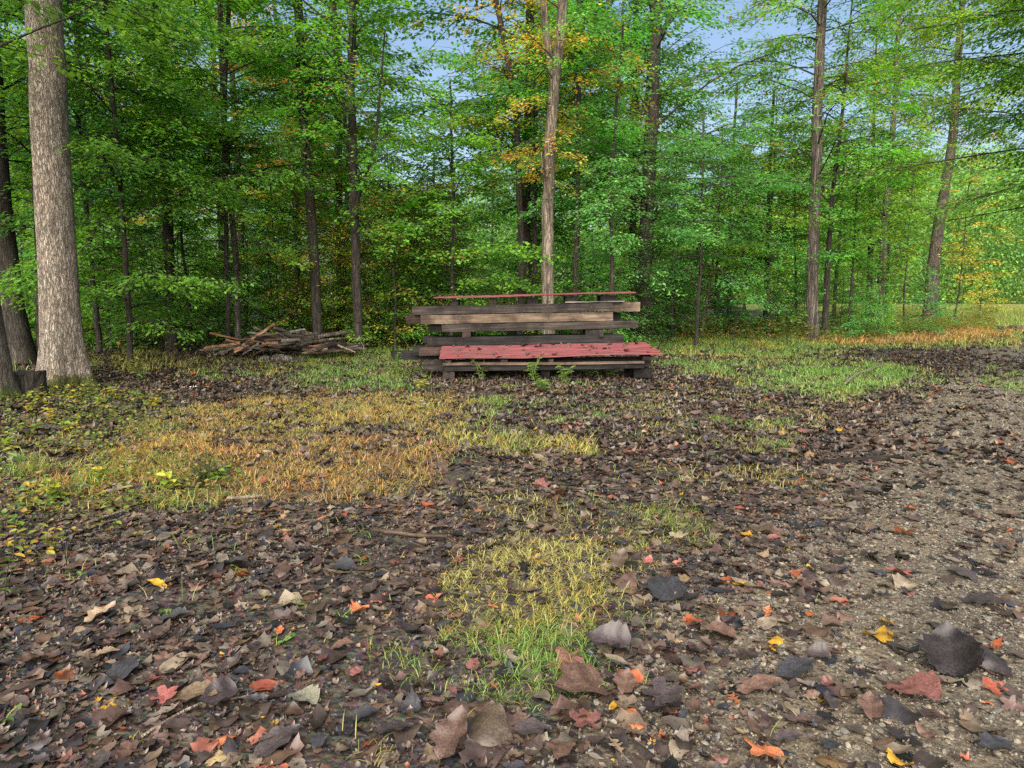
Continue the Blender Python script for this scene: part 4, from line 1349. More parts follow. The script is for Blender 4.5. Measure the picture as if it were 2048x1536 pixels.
tb(340, 1800, (583, 648), (556, 618), F - 0.25, 'w_dark', 'thick dark timber lowest at the left of the stack', 16)
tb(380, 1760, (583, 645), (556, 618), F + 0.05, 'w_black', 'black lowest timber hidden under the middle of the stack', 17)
# short blocks laid across between layers
CG = 'cross blocks between the timber layers'


def cross(x0, x1, y0, y1, Y, ln, mat, label, seed, cat='block'):
    a = P(*zp(x0, (y0 + y1) / 2), Y); b_ = P(*zp(x1, (y0 + y1) / 2), Y)
    w_ = (b_ - a).length; h_ = (P(*zp(x0, y0), Y) - P(*zp(x0, y1), Y)).length
    c = (a + b_) / 2
    o = beam('wood_block', c, c + Vector((0, ln, 0)), w_, h_, mat, label, cat, CG, seed)
    return o


cross(590, 645, 399, 434, F - 0.01, 0.6, 'w_red', 'small reddish block left of centre in the gap above the long black timber', 30)
cross(1380, 1495, 382, 418, F + 0.02, 0.58, 'w_black', 'wide black block right of centre in the gap above the long black timber', 31)
cross(1466, 1495, 384, 428, F - 0.045, 0.06, 'w_dark', 'small dark block end in front of the wide black block', 32)
cross(525, 565, 190, 236, F + 0.02, 0.5, 'w_black', 'leftmost small block under the upper red sheet', 33)
cross(765, 810, 185, 228, F + 0.02, 0.5, 'w_red', 'second small block from the left under the upper red sheet', 34)
cross(1005, 1075, 180, 222, F + 0.02, 0.5, 'w_black', 'middle block under the upper red sheet', 35)
cross(1250, 1330, 170, 214, F + 0.02, 0.5, 'w_black', 'second block from the right under the upper red sheet', 36)
cross(1475, 1585, 162, 200, F + 0.02, 0.5, 'w_black', 'rightmost wide block under the upper red sheet', 37)
cross(465, 540, 650, 712, 12.18, 1.2, 'w_dark', 'weathered support block on the ground under the left front corner', 38)  # block coloured darker for the shade beneath the sheet
cross(1690, 1803, 632, 690, 12.32, 1.1, 'w_black', 'dark support block on the ground under the right front corner', 39)
cross(1095, 1150, 648, 690, 12.4, 1.0, 'w_dark', 'support block on the ground under the middle of the lower sheet', 40)
# thin board on top of the top timber
a0 = P(*zp(1250, 207), F - 0.02); a1 = P(*zp(1630, 201), F - 0.02)
beam('board', a0 + Vector((0, 0.1, 0)), a1 + Vector((0, 0.1, 0)), 0.2, 0.022, 'w_grey', 'thin grey board lying on the top right of the stack', 'board', None, 45)
# low pallet like frame carrying the lower sheet; wood colours darkened as its shade
root = empty('pallet', (0.6, 12.35, 0), 'low wooden frame darkened as shade, carrying the lower red sheet in front of the stack', 'pallet', None)
fr = [('front_rail', P(*zp(467, 604), 12.14), P(*zp(1755, 592), 12.14), 0.05, 0.045, 'w_brown'),
      ('rail', P(*zp(480, 632), 12.2), P(*zp(1750, 612), 12.2), 0.09, 0.09, 'w_black'),
      ('rail', P(*zp(470, 600), 12.5), P(*zp(1745, 585), 12.5), 0.09, 0.10, 'w_black')]
for nm, q0, q1, ly, lz, mt in fr:
    o = beam(nm, q0, q1, ly, lz, mt, None, None, None, 50)
    o.parent = root; o.location = Vector(o.location) - Vector(root.location)
for (x0, x1, y0, y1) in ((835, 880, 574, 598), (1140, 1175, 570, 595), (1745, 1805, 552, 580), (480, 520, 578, 600)):
    a = P(*zp(x0, (y0 + y1) / 2), 12.16); b_ = P(*zp(x1, (y0 + y1) / 2), 12.16)
    c = (a + b_) / 2
    o = beam('spacer', c, c + Vector((0, 0.5, 0.08)), (b_ - a).length, 0.06, 'w_dark', None, None, None, 52)
    o.parent = root; o.location = Vector(o.location) - Vector(root.location)


def red_mat():
    m, nt, out = new_mat('red_sheet')
    co = coords(nt)
    n = noise(nt, coords(nt, (1.5, 14, 14)), 1.5, 5, 0.65)
    n2 = noise(nt, co, 18, 4)
    c = ramp(nt, n, [(0.3, (0.028, 0.006, 0.006)), (0.5, (0.082, 0.009, 0.011)), (0.72, (0.125, 0.022, 0.024))])
    c = mixc(nt, ramp(nt, n2, [(0.5, (0, 0, 0)), (0.62, (0.75, 0.75, 0.75))]), c, (0.045, 0.022, 0.020))
    princ(nt, out, c, 0.55, bump(nt, n2, 0.25, 0.004), spec=0.25)
    return m


M['red'] = red_mat()


def sheet(name, c00, c10, c11, c01, label, ribs=11, seed=0, sag=0.012):
    """ribbed metal sheet, ribs along the long side; corners: front left, front right, back right, back left"""
    nu, nv = 24, ribs * 6 + 1
    r = np.random.default_rng(seed)
    V = []
    prof = []
    for j in range(nv):
        ph = (j % 6)
        prof.append({0: 0.0, 1: 0.017, 2: 0.017, 3: 0.0, 4: 0.0, 5: 0.0}[ph])
    tears = 0.02 * (vnoise(np.arange(nv) * 0.9, np.zeros(nv), 81) - 0.5)
    for i in range(nu):
        u = i / (nu - 1)
        a = c00.lerp(c10, u); b_ = c01.lerp(c11, u)
        for j in range(nv):
            p = a.lerp(b_, j / (nv - 1))
            z = prof[j] + sag * math.sin(u * 9 + j * 0.2 + seed) * (1 - j / nv) - 0.004 * r.random()
            x = p.x + (tears[j] if i in (0, nu - 1) else 0)
            V.append((x, p.y, p.z + z))
    V = np.array(V)
    idx = np.arange(nu * nv).reshape(nu, nv)
    Q = np.stack([idx[:-1, :-1], idx[1:, :-1], idx[1:, 1:], idx[:-1, 1:]], -1).reshape(-1, 4)
    c = V.mean(0)
    me = np_mesh(name, V - c, [Q])
    o = link(name, me, M['red'], loc=c)
    md = o.modifiers.new('thickness', 'SOLIDIFY'); md.thickness = 0.003; md.offset = -1
    return tag(o, label, 'metal sheet', 'red metal sheets')


S1 = [P(*zp(443, 572), 12.1), P(*zp(1878, 538), 12.1), P(*zp(1755, 463), 12.92), P(*zp(458, 488), 12.92)]
sheet('metal_sheet', *S1, 'faded red ribbed metal sheet lying sloped at the front of the stack, strewn with leaves', 11, 1)
S2 = [P(*zp(405, 182), F - 0.1), P(*zp(1700, 146), F - 0.1), P(*zp(1700, 146), F - 0.1) + Vector((0, 0.85, 0.015)), P(*zp(405, 182), F - 0.1) + Vector((0, 0.85, 0.02))]
sheet('metal_sheet', *S2, 'red ribbed metal sheet capping the very top of the stack, seen edge on', 11, 2, 0.006)

# ------------------------------------------------------------------ board pile
def zq(zx, zy):
    return zx / 5.12 + 360, zy / 5.12 + 620


PG = 'boards of the scrap pile'
BP = 16.6
pile = [  # x0,y0,x1,y1, depth offset, width, thickness, material, label
    (640, 365, 968, 140, -0.25, 0.075, 0.03, 'w_orange', 'long tan plank sticking up steepest from the middle of the pile'),
    (305, 238, 690, 318, 0.35, 0.045, 0.03, 'w_orange', 'thin tan batten pointing up left from the pile'),
    (470, 305, 690, 345, 0.2, 0.04, 0.03, 'w_orange', 'short tan batten just under the thin one pointing up left'),
    (250, 392, 610, 345, 0.1, 0.07, 0.035, 'w_orange', 'straight orange plank lying nearly level at the left of the pile'),
    (75, 548, 520, 408, -0.2, 0.05, 0.04, 'w_grey', 'long weathered pole reaching the ground furthest left'),
    (295, 522, 400, 440, -0.4, 0.03, 0.02, 'w_tan', 'short thin stick leaning at the lower left of the pile'),
    (650, 445, 800, 345, -0.5, 0.09, 0.03, 'w_grey', 'broad grey board end at the front of the pile'),
    (490, 468, 700, 385, -0.35, 0.06, 0.03, 'w_red', 'reddish board slanting at the lower left front'),
    (550, 402, 860, 290, -0.1, 0.06, 0.03, 'w_orange', 'orange board slanting parallel below the steep plank'),
    (420, 455, 560, 380, -0.2, 0.06, 0.03, 'w_brown', 'brown board in the left tangle of the pile'),
    (215, 413, 400, 398, 0.2, 0.05, 0.025, 'w_grey', 'grey board end at the far left, under the orange plank'),
    (330, 470, 560, 395, -0.1, 0.05, 0.03, 'w_dark', 'dark board in the left tangle of the pile'),
    (960, 182, 1205, 252, 0.0, 0.09, 0.035, 'w_grey', 'dark grey board lying across the top of the pile'),
    (975, 212, 1190, 278, -0.1, 0.09, 0.03, 'w_dark', 'dark board right below the top grey board'),
    (755, 178, 870, 232, 0.35, 0.07, 0.03, 'w_grey', 'short grey board end behind the steep plank'),
    (690, 235, 930, 242, 0.3, 0.06, 0.03, 'w_grey', 'level grey board behind the steep plank'),
    (1130, 226, 1278, 198, 0.2, 0.07, 0.03, 'w_grey', 'light grey board on the top right of the pile'),
    (1040, 318, 1225, 302, -0.45, 0.08, 0.04, 'w_grey', 'pale grey rounded board end in the middle front'),
    (1255, 402, 1500, 405, -0.3, 0.08, 0.03, 'w_tan', 'tan board lying low at the right front'),
    (1400, 405, 1600, 325, -0.35, 0.07, 0.03, 'w_dark', 'dark board slanting up at the right front'),
    (1300, 385, 1560, 345, -0.1, 0.08, 0.03, 'w_orange', 'brown orange board tucked under the bark slabs'),
    (1560, 400, 1700, 360, 0.0, 0.08, 0.03, 'w_red', 'reddish board at the right foot of the pile'),
    (1230, 350, 1480, 320, 0.0, 0.08, 0.03, 'w_dark', 'dark board right under the lower bark slab'),
    (560, 430, 760, 330, -0.3, 0.05, 0.025, 'w_orange', 'narrow orange board in the left front tangle'),
    (700, 400, 930, 345, -0.2, 0.08, 0.03, 'w_brown', 'brown board in the centre front of the pile'),
    (640, 330, 900, 265, 0.1, 0.08, 0.03, 'w_red', 'reddish board behind the steep plank'),
    (840, 345, 1000, 335, -0.35, 0.07, 0.04, 'w_orange', 'short curled orange slab in the centre of the pile'),
    (860, 250, 1010, 300, 0.0, 0.09, 0.03, 'w_red', 'dark reddish board right of the steep plank'),
]
for i, (x0, y0, x1, y1, dy, wd, th, mt, lab) in enumerate(pile):
    Y0 = BP + dy - 0.25 * math.sin(i * 1.7); Y1 = BP + dy + 0.25 * math.sin(i * 1.7)
    beam('board', P(*zq(x0, y0), Y0), P(*zq(x1, y1), Y1), wd * 1.0, th * 0.9, mt, lab, 'board', PG, 200 + i, roll=R(50) if y1 < y0 else R(35), rough=0.005, bev=0.004)
rf = random.Random(12)
for i in range(44):
    cxp = rf.uniform(680, 1620); 
    topy = 250 if cxp < 1250 else 290
    cyp = rf.uniform(topy + 25, 420)
    a = rf.uniform(-0.30, 0.30); ln = rf.uniform(150, 330)
    Y0 = BP + rf.uniform(-0.1, 0.8)
    beam('board', P(*zq(cxp - ln * math.cos(a), cyp + ln * 0.5 * math.sin(a)), Y0 - 0.3), P(*zq(cxp + ln * math.cos(a), cyp - ln * 0.5 * math.sin(a)), Y0 + 0.3),
         rf.uniform(0.05, 0.11), rf.uniform(0.02, 0.04), mt_ := rf.choice(['w_dark', 'w_black', 'w_red', 'w_brown', 'w_dark', 'w_grey']),
         {'w_dark': 'dark', 'w_black': 'black', 'w_red': 'reddish', 'w_brown': 'brown', 'w_grey': 'grey'}[mt_] + ' board in the pile core, ' + ('upper' if cyp < 320 else 'middle' if cyp < 370 else 'lower') + (' left' if cxp < 1000 else ' centre' if cxp < 1300 else ' right'), 'board', PG, 260 + i, roll=R(rf.uniform(-20, 30)), rough=0.006, bev=0.005)


for i in range(22):
    cxp = rf.uniform(420, 1500); cyp = rf.uniform(250, 420) if cxp > 700 else rf.uniform(330, 450)
    a = rf.uniform(0.1, 0.75) * rf.choice([1, 1, -1]); ln = rf.uniform(90, 200)
    Y0 = BP + rf.uniform(-0.5, 0.1)
    beam('stick', P(*zq(cxp - ln * math.cos(a), cyp + ln * 0.6 * math.sin(a)), Y0 - 0.15), P(*zq(cxp + ln * math.cos(a), cyp - ln * 0.6 * math.sin(a)), Y0 + 0.15),
         rf.uniform(0.025, 0.045), rf.uniform(0.015, 0.03), mt_ := rf.choice(['w_dark', 'w_grey', 'w_brown', 'w_brown']),
         {'w_dark': 'dark', 'w_brown': 'brown', 'w_grey': 'grey'}[mt_] + ' thin stick crossing the front of the scrap pile, ' + ('left part' if cxp < 800 else 'centre' if cxp < 1150 else 'right part'), 'stick', PG, 330 + i, roll=0.3, rough=0.004, bev=0.003)


def slab(name, pts, rad, mat, label, cat, group, seed, flat=0.55, sides=9):
    """tapered, slightly bent log or stick through world points"""
    pts = np.array([tuple(q) for q in pts], float)
    if name == 'log': pts[:, 2] = hz(pts[:, 0], pts[:, 1]) + rad[0] * 0.7
    c = pts.mean(0)
    n = 10
    t = np.linspace(0, 1, len(pts)); tt = np.linspace(0, 1, n)
    pp = np.stack([np.interp(tt, t, pts[:, k]) for k in range(3)], -1) - c
    r = np.random.default_rng(seed)
    pp[1:-1] += r.standard_normal((n - 2, 3)) * rad[0] * 0.15
    rd = np.linspace(rad[0], rad[1], n)
    rd[0] *= 0.8
    V, Q = tube(pp, rd, sides, None, seed, 0.12)
    V[:, 2] = np.interp(V[:, 0], [-99, 99], [0, 0]) + V[:, 2]
    idx = np.arange(sides)
    me = np_mesh(name, V, [Q, np.array([idx]), np.array([idx + (n - 1) * sides])], smooth=False)
    return tag(link(name, me, M[mat], loc=c), label, cat, group)


slab('bark_slab', [P(*zq(1150, 325), BP - 0.3), P(*zq(1450, 268), BP - 0.25), P(*zq(1742, 218), BP - 0.2)], (0.075, 0.035), 'w_slab', 'long rough bark slab on top at the right, pointing up right', 'bark slab', PG, 300)
slab('bark_slab', [P(*zq(1190, 352), BP - 0.5), P(*zq(1450, 312), BP - 0.45), P(*zq(1705, 288), BP - 0.4)], (0.045, 0.03), 'w_slab', 'lower bark slab directly under the long one', 'bark slab', PG, 301)
slab('bark_slab', [P(*zq(1195, 235), BP), P(*zq(1300, 240), BP), P(*zq(1435, 255), BP)], (0.06, 0.04), 'w_slab', 'short bark slab at the top right of the pile', 'bark slab', PG, 302)
slab('log', [P(*zq(945, 448), BP - 0.8), P(*zq(1130, 462), BP - 0.8)], (0.10, 0.09), 'bark_shag', 'grey rotten log lying in front of the pile, middle of three', 'log', 'rotten logs before the pile', 303)
slab('log', [P(*zq(835, 455), BP - 0.85), P(*zq(915, 490), BP - 0.85)], (0.09, 0.08), 'bark_shag', 'leftmost stubby log lying in front of the pile', 'log', 'rotten logs before the pile', 304)
slab('log', [P(*zq(1150, 440), BP - 0.8), P(*zq(1275, 490), BP - 0.8)], (0.07, 0.06), 'bark_dark', 'rightmost dark log lying in front of the pile', 'log', 'rotten logs before the pile', 305)
slab('branch', [P(*zq(1615, 358), BP - 0.4), P(*zq(1700, 395), BP - 0.4), P(*zq(1795, 432), BP - 0.4)], (0.025, 0.015), 'twig', 'thick branch sloping down to the right at the end of the pile', 'branch', None, 306)
slab('branch', [P(*zq(1740, 285), BP - 0.1), P(*zq(1880, 297), BP - 0.1), P(*zq(1975, 312), BP - 0.1)], (0.008, 0.004), 'twig', 'thin pale branch sticking out level right of the pile', 'branch', None, 307)
slab('branch', [P(*zq(1850, 322), BP - 0.2), P(*zq(1885, 380), BP - 0.2), P(*zq(1880, 462), BP - 0.2)], (0.010, 0.006), 'twig', 'thin crooked pale branch standing upright right of the pile', 'branch', None, 308)

# ------------------------------------------------------------------ sticks and bits on the ground
def stick(pxs, rad, mat, label, seed, lift=0.012, cat='stick', name='stick', sides=8):
    pts = []
    for px, py in pxs:
        x, y, h = G(px, py); pts.append((x, y, h + lift + rad[0]))
    return slab(name, pts, rad, mat, label, cat, 'sticks lying on the forest floor', seed, sides=sides)


stick([(285, 1482), (350, 1440), (410, 1412), (505, 1400)], (0.006, 0.004), 'twig', 'pale bent stick at the lower left among the wet leaves', 400)
stick([(748, 1066), (815, 1076), (895, 1080)], (0.012, 0.010), 'w_brown', 'stick crusted with orange fungus left of the grass strip', 401)
stick([(175, 1052), (215, 1038), (262, 1024)], (0.011, 0.008), 'twig', 'grey forked stick at the left below the yellow grass', 402)
stick([(120, 1090), (170, 1062), (230, 1045)], (0.007, 0.005), 'twig', 'thin stick beside the grey forked stick', 403)
stick([(455, 1003), (485, 1002), (525, 998)], (0.014, 0.012), 'twig', 'short mossy stick at the edge of the orange grass', 404)
stick([(640, 952), (650, 970), (645, 992), (655, 1012)], (0.010, 0.007), 'twig', 'crooked pale stick right of the orange grass', 405)
stick([(1690, 776), (1712, 757), (1765, 738)], (0.022, 0.012), 'twig', 'bleached white branch lying in the bright green grass', 406, 0.06)
stick([(1150, 1088), (1105, 1110), (1070, 1120)], (0.006, 0.005), 'twig', 'thin twig crossing the grass strip', 407)
stick([(30, 845), (110, 862), (170, 872)], (0.03, 0.025), 'bark_dark', 'dark rotten branch in the weeds at the left', 408)
stick([(0, 1128), (60, 1060), (85, 1020)], (0.006, 0.004), 'bark_dark', 'dark thin twig leaning at the left edge', 409, 0.05)
stick([(390, 985), (402, 962), (412, 940)], (0.008, 0.005), 'bark_dark', 'short black broken twig in the orange grass', 410, 0.05)
q0 = G(1652, 927); q1 = G(1802, 918)
beam('plank', Vector(q0) + Vector((0, 0, 0.02)), Vector(q1) + Vector((0, 0, 0.02)), 0.07, 0.03, 'w_dark', 'narrow dark plank half buried across the gravel track edge', 'plank', None, 411)
x, y, h = G(388, 777)
V, Q, E = bevel_box(0.12, 0.03, 0.02, 0.006, 1)
mw, nt, out = new_mat('white_scrap')
princ(nt, out, ramp(nt, noise(nt, coords(nt), 20), [(0.3, (0.5, 0.5, 0.5)), (0.7, (0.75, 0.75, 0.74))]), 0.5)
M['white'] = mw
tag(link('scrap', np_mesh('scrap', V, [Q, E]), mw, loc=(x, y, h + 0.03), rot=(0, 0, 0.3)), 'small white scrap lying on the leaves before the board pile', 'scrap')
# dark hollow stump between the two left trunks
r = np.random.default_rng(2)
x, y, h = G(55, 790)
sv, sq = tube([(0, 0, -0.1), (0, 0, 0.1), (0, 0, 0.22), (0, 0, 0.33)], [0.30, 0.26, 0.25, 0.25], 20, None, 3, 0.08)
sv[-20:, 2] += r.uniform(-0.02, 0.03, 20)
n0 = len(sv)
iv, iq = tube([(0, 0, 0.33), (0, 0, 0.1)], [0.20, 0.18], 20, None, 3, 0.08)
iv[:20, 2] = sv[-20:, 2]
rim = np.stack([np.arange(20) + n0 - 20, (np.arange(20) + 1) % 20 + n0 - 20, (np.arange(20) + 1) % 20 + n0, np.arange(20) + n0], -1)
me = np_mesh('stump', np.concatenate([sv, iv]), [sq, iq + n0, rim, (np.arange(20) + n0 + 20)[None, :]])
tag(link('stump', me, M['bark_dark'], loc=(x, y, h)), 'black hollow stump between the two left trunks', 'stump')

# ------------------------------------------------------------------ plants near the camera
def plant(name, label, cat, group, base, nstem, height, leaf, width, pal, seed, spread=0.5, nleaf=9, lean=0.3):
    r = np.random.default_rng(seed)
    root = empty(name, base, label, cat, group)
    S = Mesh(); LP, LD, LN, LS, LC = [], [], [], [], []
    pa = np.array(pal)
    for i in range(nstem):
        a = r.uniform(0, 2 * PI); hh = height * r.uniform(0.6, 1.1); le = lean * r.uniform(0.3, 1.4)
        K = 6; s = np.linspace(0, 1, K)
        pts = np.stack([np.cos(a) * hh * le * s ** 1.5 + 0.02 * r.standard_normal(), np.sin(a) * hh * le * s ** 1.5 + 0.02 * r.standard_normal(), hh * s * (1 - 0.15 * s)], -1)
        S.add(*tube(pts, np.linspace(0.0035, 0.0012, K) * (0.6 + height), 4))
        t = np.linspace(0.2, 1, nleaf)
        for j, tj in enumerate(t):
            q = np.array([np.interp(tj, s, pts[:, k]) for k in range(3)])
            da = j * 2.4 + r.uniform(-0.4, 0.4)
            LP.append(q); LD.append([math.cos(da), math.sin(da), r.uniform(-0.35, 0.45)])
            LN.append([r.normal() * 0.25, r.normal() * 0.25, 1]); LS.append(leaf * r.uniform(0.6, 1.2)); LC.append(pa[r.integers(0, len(pa))] * r.uniform(0.8, 1.2))
    S.build('stem', M['bark_dark'] if cat == 'seedling' else M['grass_stem'], root)
    LD = np.array(LD); LD /= np.linalg.norm(LD, axis=1)[:, None]
    V, Q, C = leaves_mesh(np.array(LP), LD, np.array(LN), np.array(LS), width, np.array(LC), True)
    link('leaves', np_mesh('leaves', V, [Q], C), M['leaf'], root)
    return root


gs, nt, out = new_mat('grass_stem')
princ(nt, out, ramp(nt, noise(nt, coords(nt), 20), [(0.3, (0.08, 0.13, 0.03)), (0.7, (0.2, 0.22, 0.06))]), 0.6)
M['grass_stem'] = gs
WG = 'weeds in front of the timber stack'
for i, (zx, zy, hgt, lab, ns) in enumerate([(705, 705, 0.42, 'spreading weed with long leaves before the left part of the lower sheet', 5), (1040, 715, 0.50, 'tall leafy green weed before the middle of the lower sheet', 8),
                                            (1240, 720, 0.34, 'narrow leaved weed right of the tall middle weed', 7), (1465, 700, 0.36, 'thin upright weed before the right half of the lower sheet', 2),
                                            (1405, 680, 0.2, 'small round leaved weed beside the thin upright weed', 3), (180, 680, 0.5, 'bright green weed left of the timber stack', 8),
                                            (1550, 690, 0.16, 'tiny weed near the right support block', 3), (1100, 770, 0.2, 'low weed in the leaves below the tall middle weed', 5),
                                            (330, 760, 0.2, 'low yellow green weed left of the left support block', 5), (1790, 640, 0.3, 'thin weed beside the right support block', 3)]):
    px, py = zp(zx, zy)
    plant('weed', lab, 'weed', WG, G(px, py), ns, hgt, 0.11 if ns > 2 else 0.08, 0.28, GREEN if i != 8 else YELL, 500 + i, nleaf=9, lean=0.35)
SG = 'seedlings around the left trunks'
YG = [(0.36, 0.34, 0.05), (0.22, 0.28, 0.04), (0.42, 0.30, 0.05), (0.13, 0.22, 0.03)]
r = np.random.default_rng(55)
seeds = [(190, 742, 0.35), (235, 735, 0.4), (265, 745, 0.45), (285, 768, 0.35), (120, 800, 0.25), (150, 810, 0.3), (170, 795, 0.3), (90, 812, 0.25), (60, 830, 0.2), (30, 850, 0.25), (200, 815, 0.2),
         (230, 800, 0.25), (255, 830, 0.2), (110, 850, 0.25), (15, 905, 0.3), (25, 960, 0.35), (310, 815, 0.15), (140, 870, 0.22), (70, 880, 0.2), (60, 1010, 0.2), (110, 1000, 0.2), (15, 1060, 0.3),
         (100, 1110, 0.22), (40, 1120, 0.25), (8, 1200, 0.35), (200, 960, 0.15), (330, 980, 0.15), (440, 960, 0.14)]
for i, (px, py, hg) in enumerate(seeds):
    py = max(py, 740)
    near = 'above' if py < 780 else ('below the massive pale trunk' if py < 880 else ('in the yellow grass at the left' if py < 1050 else 'at the lower left edge'))
    if near == 'above': near = 'right of the massive pale trunk'
    plant('seedling', 'broad leaved seedling ' + near, 'seedling', SG, G(px, py), 3 + i % 3, hg, 0.055 if py > 1000 else 0.075, 0.6, YG if i % 3 else GREEN, 600 + i, nleaf=6, lean=0.5)
plant('seedling', 'small dark stemmed shrub with fine green leaves standing in the orange grass', 'seedling', None, G(405, 968), 12, 0.34, 0.03, 0.5, [(0.05, 0.11, 0.03), (0.08, 0.14, 0.03)], 700, nleaf=18, lean=0.6)
for i, (px, py, lab) in enumerate([(728, 1128, 'three leaved green sprig beside the grass strip'), (690, 1240, 'small green sprig on the brown leaves at lower centre left'), (600, 1210, 'two round green leaves sprouting among the brown leaves'),
                                   (560, 1290, 'tiny green sprout right of the dark blue grey leaf'), (8, 1450, 'round leaved green sprout at the lower left corner'), (470, 1150, 'low green sprout beside a large brown leaf'),
                                   (340, 1240, 'feathery pale green sprout in the wet leaves at lower left'), (145, 1160, 'thin green sprout near the lower left edge')]):
    plant('sprout', lab, 'sprout', 'green sprouts on the forest floor', G(px, py), 2, 0.06, 0.035, 0.6, GREEN, 720 + i, nleaf=3, lean=0.8)

# low ground cover at the left: small round leaves, uncountable
r = np.random.default_rng(90)
gv = []
poly = np.array([G(*q)[:2] for q in [(-60, 800), (200, 770), (330, 810), (300, 900), (480, 960), (470, 1000), (250, 1030), (120, 1110), (-60, 1150)]])
n = 30000
lo, hi = poly.min(0), poly.max(0)
x = r.uniform(lo[0], hi[0], n); y = r.uniform(lo[1], hi[1], n)
k = inpoly(x + r.standard_normal(n) * .2, y + r.standard_normal(n) * .2, poly) & (vnoise(x * 3, y * 3, 91) > 0.42)
x, y = x[k], y[k]; n = min(len(x), 4200); x, y = x[:n], y[:n]
a = r.uniform(0, 2 * PI, n)
pal = np.array(YG[1:2] + MIXG + GREEN + [(0.32, 0.22, 0.05)])
V, Q, C = leaves_mesh(np.stack([x, y, hz(x, y) + r.uniform(0.01, 0.12, n)], -1), np.stack([np.cos(a), np.sin(a), r.uniform(-0.4, 0.3, n)], -1), np.array([[0, 0, 1.0]]) + 0.35 * r.standard_normal((n, 3)),
                      r.uniform(0.02, 0.05, n), 0.8, pal[r.integers(0, len(pal), n)] * r.uniform(0.7, 1.1, (n, 1)), True)
tag(link('ground_cover', np_mesh('ground_cover', V, [Q], C), M['leaf']), 'low yellow green creeping plants around the left trunks', 'ground cover', kind='stuff')
# tall weeds before the right wood edge
poly = np.array([G(*q)[:2] for q in [(1300, 655), (1640, 655), (1990, 640), (1990, 668), (1640, 685), (1300, 680)]])
lo, hi = poly.min(0), poly.max(0)
n = 60000
x = r.uniform(lo[0], hi[0], n); y = r.uniform(lo[1], hi[1], n)
k = inpoly(x, y, poly) & (vnoise(x * 1.1, y * 1.1, 95) > 0.3)
x, y = x[k][:16000], y[k][:16000]; n = len(x)
hh = (0.15 + 0.75 * vnoise(x * 0.8, y * 0.8, 96)) * r.random(n)
a = r.uniform(0, 2 * PI, n)
pal = np.array(GREEN + MIXG + [(0.32, 0.22, 0.05), (0.2, 0.12, 0.04)])
V, Q, C = leaves_mesh(np.stack([x, y, hz(x, y) + hh], -1), np.stack([np.cos(a), np.sin(a), r.uniform(-0.6, 0.6, n)], -1), np.array([[0, 0, 1.0]]) + 0.5 * r.standard_normal((n, 3)),
                      r.uniform(0.07, 0.16, n), 0.35, pal[r.integers(0, len(pal), n)] * r.uniform(0.6, 1.1, (n, 1)), False)
tag(link('undergrowth', np_mesh('undergrowth', V, [Q], C), M['leaf']), 'tangled low undergrowth along the foot of the right wood edge', 'undergrowth', kind='stuff')

# ------------------------------------------------------------------ single fallen leaves
def leaf_obj_mesh(kind, curl, roll, wave, seed):
    if kind == 'maple':
        V, q, uv, t = leaf_star(4, 5, curl, seed)
        me = np_mesh('fallen_leaf', V, [t, q], uv=uv, smooth=True)
    else:
        V, q, uv = leaf_strip(22 if kind == 'oak' else 14, 7, kind, curl, roll, wave, seed)
        # petiole
        pt = np.array([[-.008, -.45, 0], [.008, -.45, 0], [.006, -.62, .01], [-.006, -.62, .01]]) + np.array([0, 0, V[:7, 2].mean()])
        n0 = len(V)
        V = np.concatenate([V, pt]); uv = np.concatenate([uv, np.zeros((4, 2))])
        me = np_mesh('fallen_leaf', V, [q, np.array([[n0, n0 + 1, n0 + 2, n0 + 3]])], uv=uv, smooth=True)
    me.materials.append(M['leaf_single'])
    return me


LM = {}
for kd in ('ovate', 'oblong', 'heart', 'oak', 'maple'):
    LM[kd] = [leaf_obj_mesh(kd, c_, ro, wv, sd) for c_, ro, wv, sd in ((0.15, 0.2, 0.025, 1), (0.35, 0.45, 0.035, 2), (-0.2, -0.4, 0.03, 3), (0.25, -0.45, 0.04, 4))]
COLN = {'dark': (0.045, 0.036, 0.036), 'slate': (0.036, 0.036, 0.041), 'brown': (0.115, 0.07, 0.052), 'redbrown': (0.15, 0.065, 0.055), 'tan': (0.20, 0.15, 0.10),
        'yellow': (0.50, 0.29, 0.03), 'orange': (0.34, 0.12, 0.05), 'pink': (0.24, 0.08, 0.07), 'greygreen': (0.20, 0.20, 0.15), 'olive': (0.115, 0.085, 0.055)}
WORD = {'dark': 'black', 'slate': 'slate grey', 'brown': 'dull brown', 'redbrown': 'reddish brown', 'tan': 'pale tan', 'yellow': 'bright yellow', 'orange': 'orange', 'pink': 'pinkish red',
        'greygreen': 'grey green', 'olive': 'olive brown'}
KW = {'ovate': 'oval', 'oblong': 'narrow', 'heart': 'heart shaped', 'oak': 'lobed oak', 'maple': 'pointed maple'}
rl = random.Random(31)
placed = []


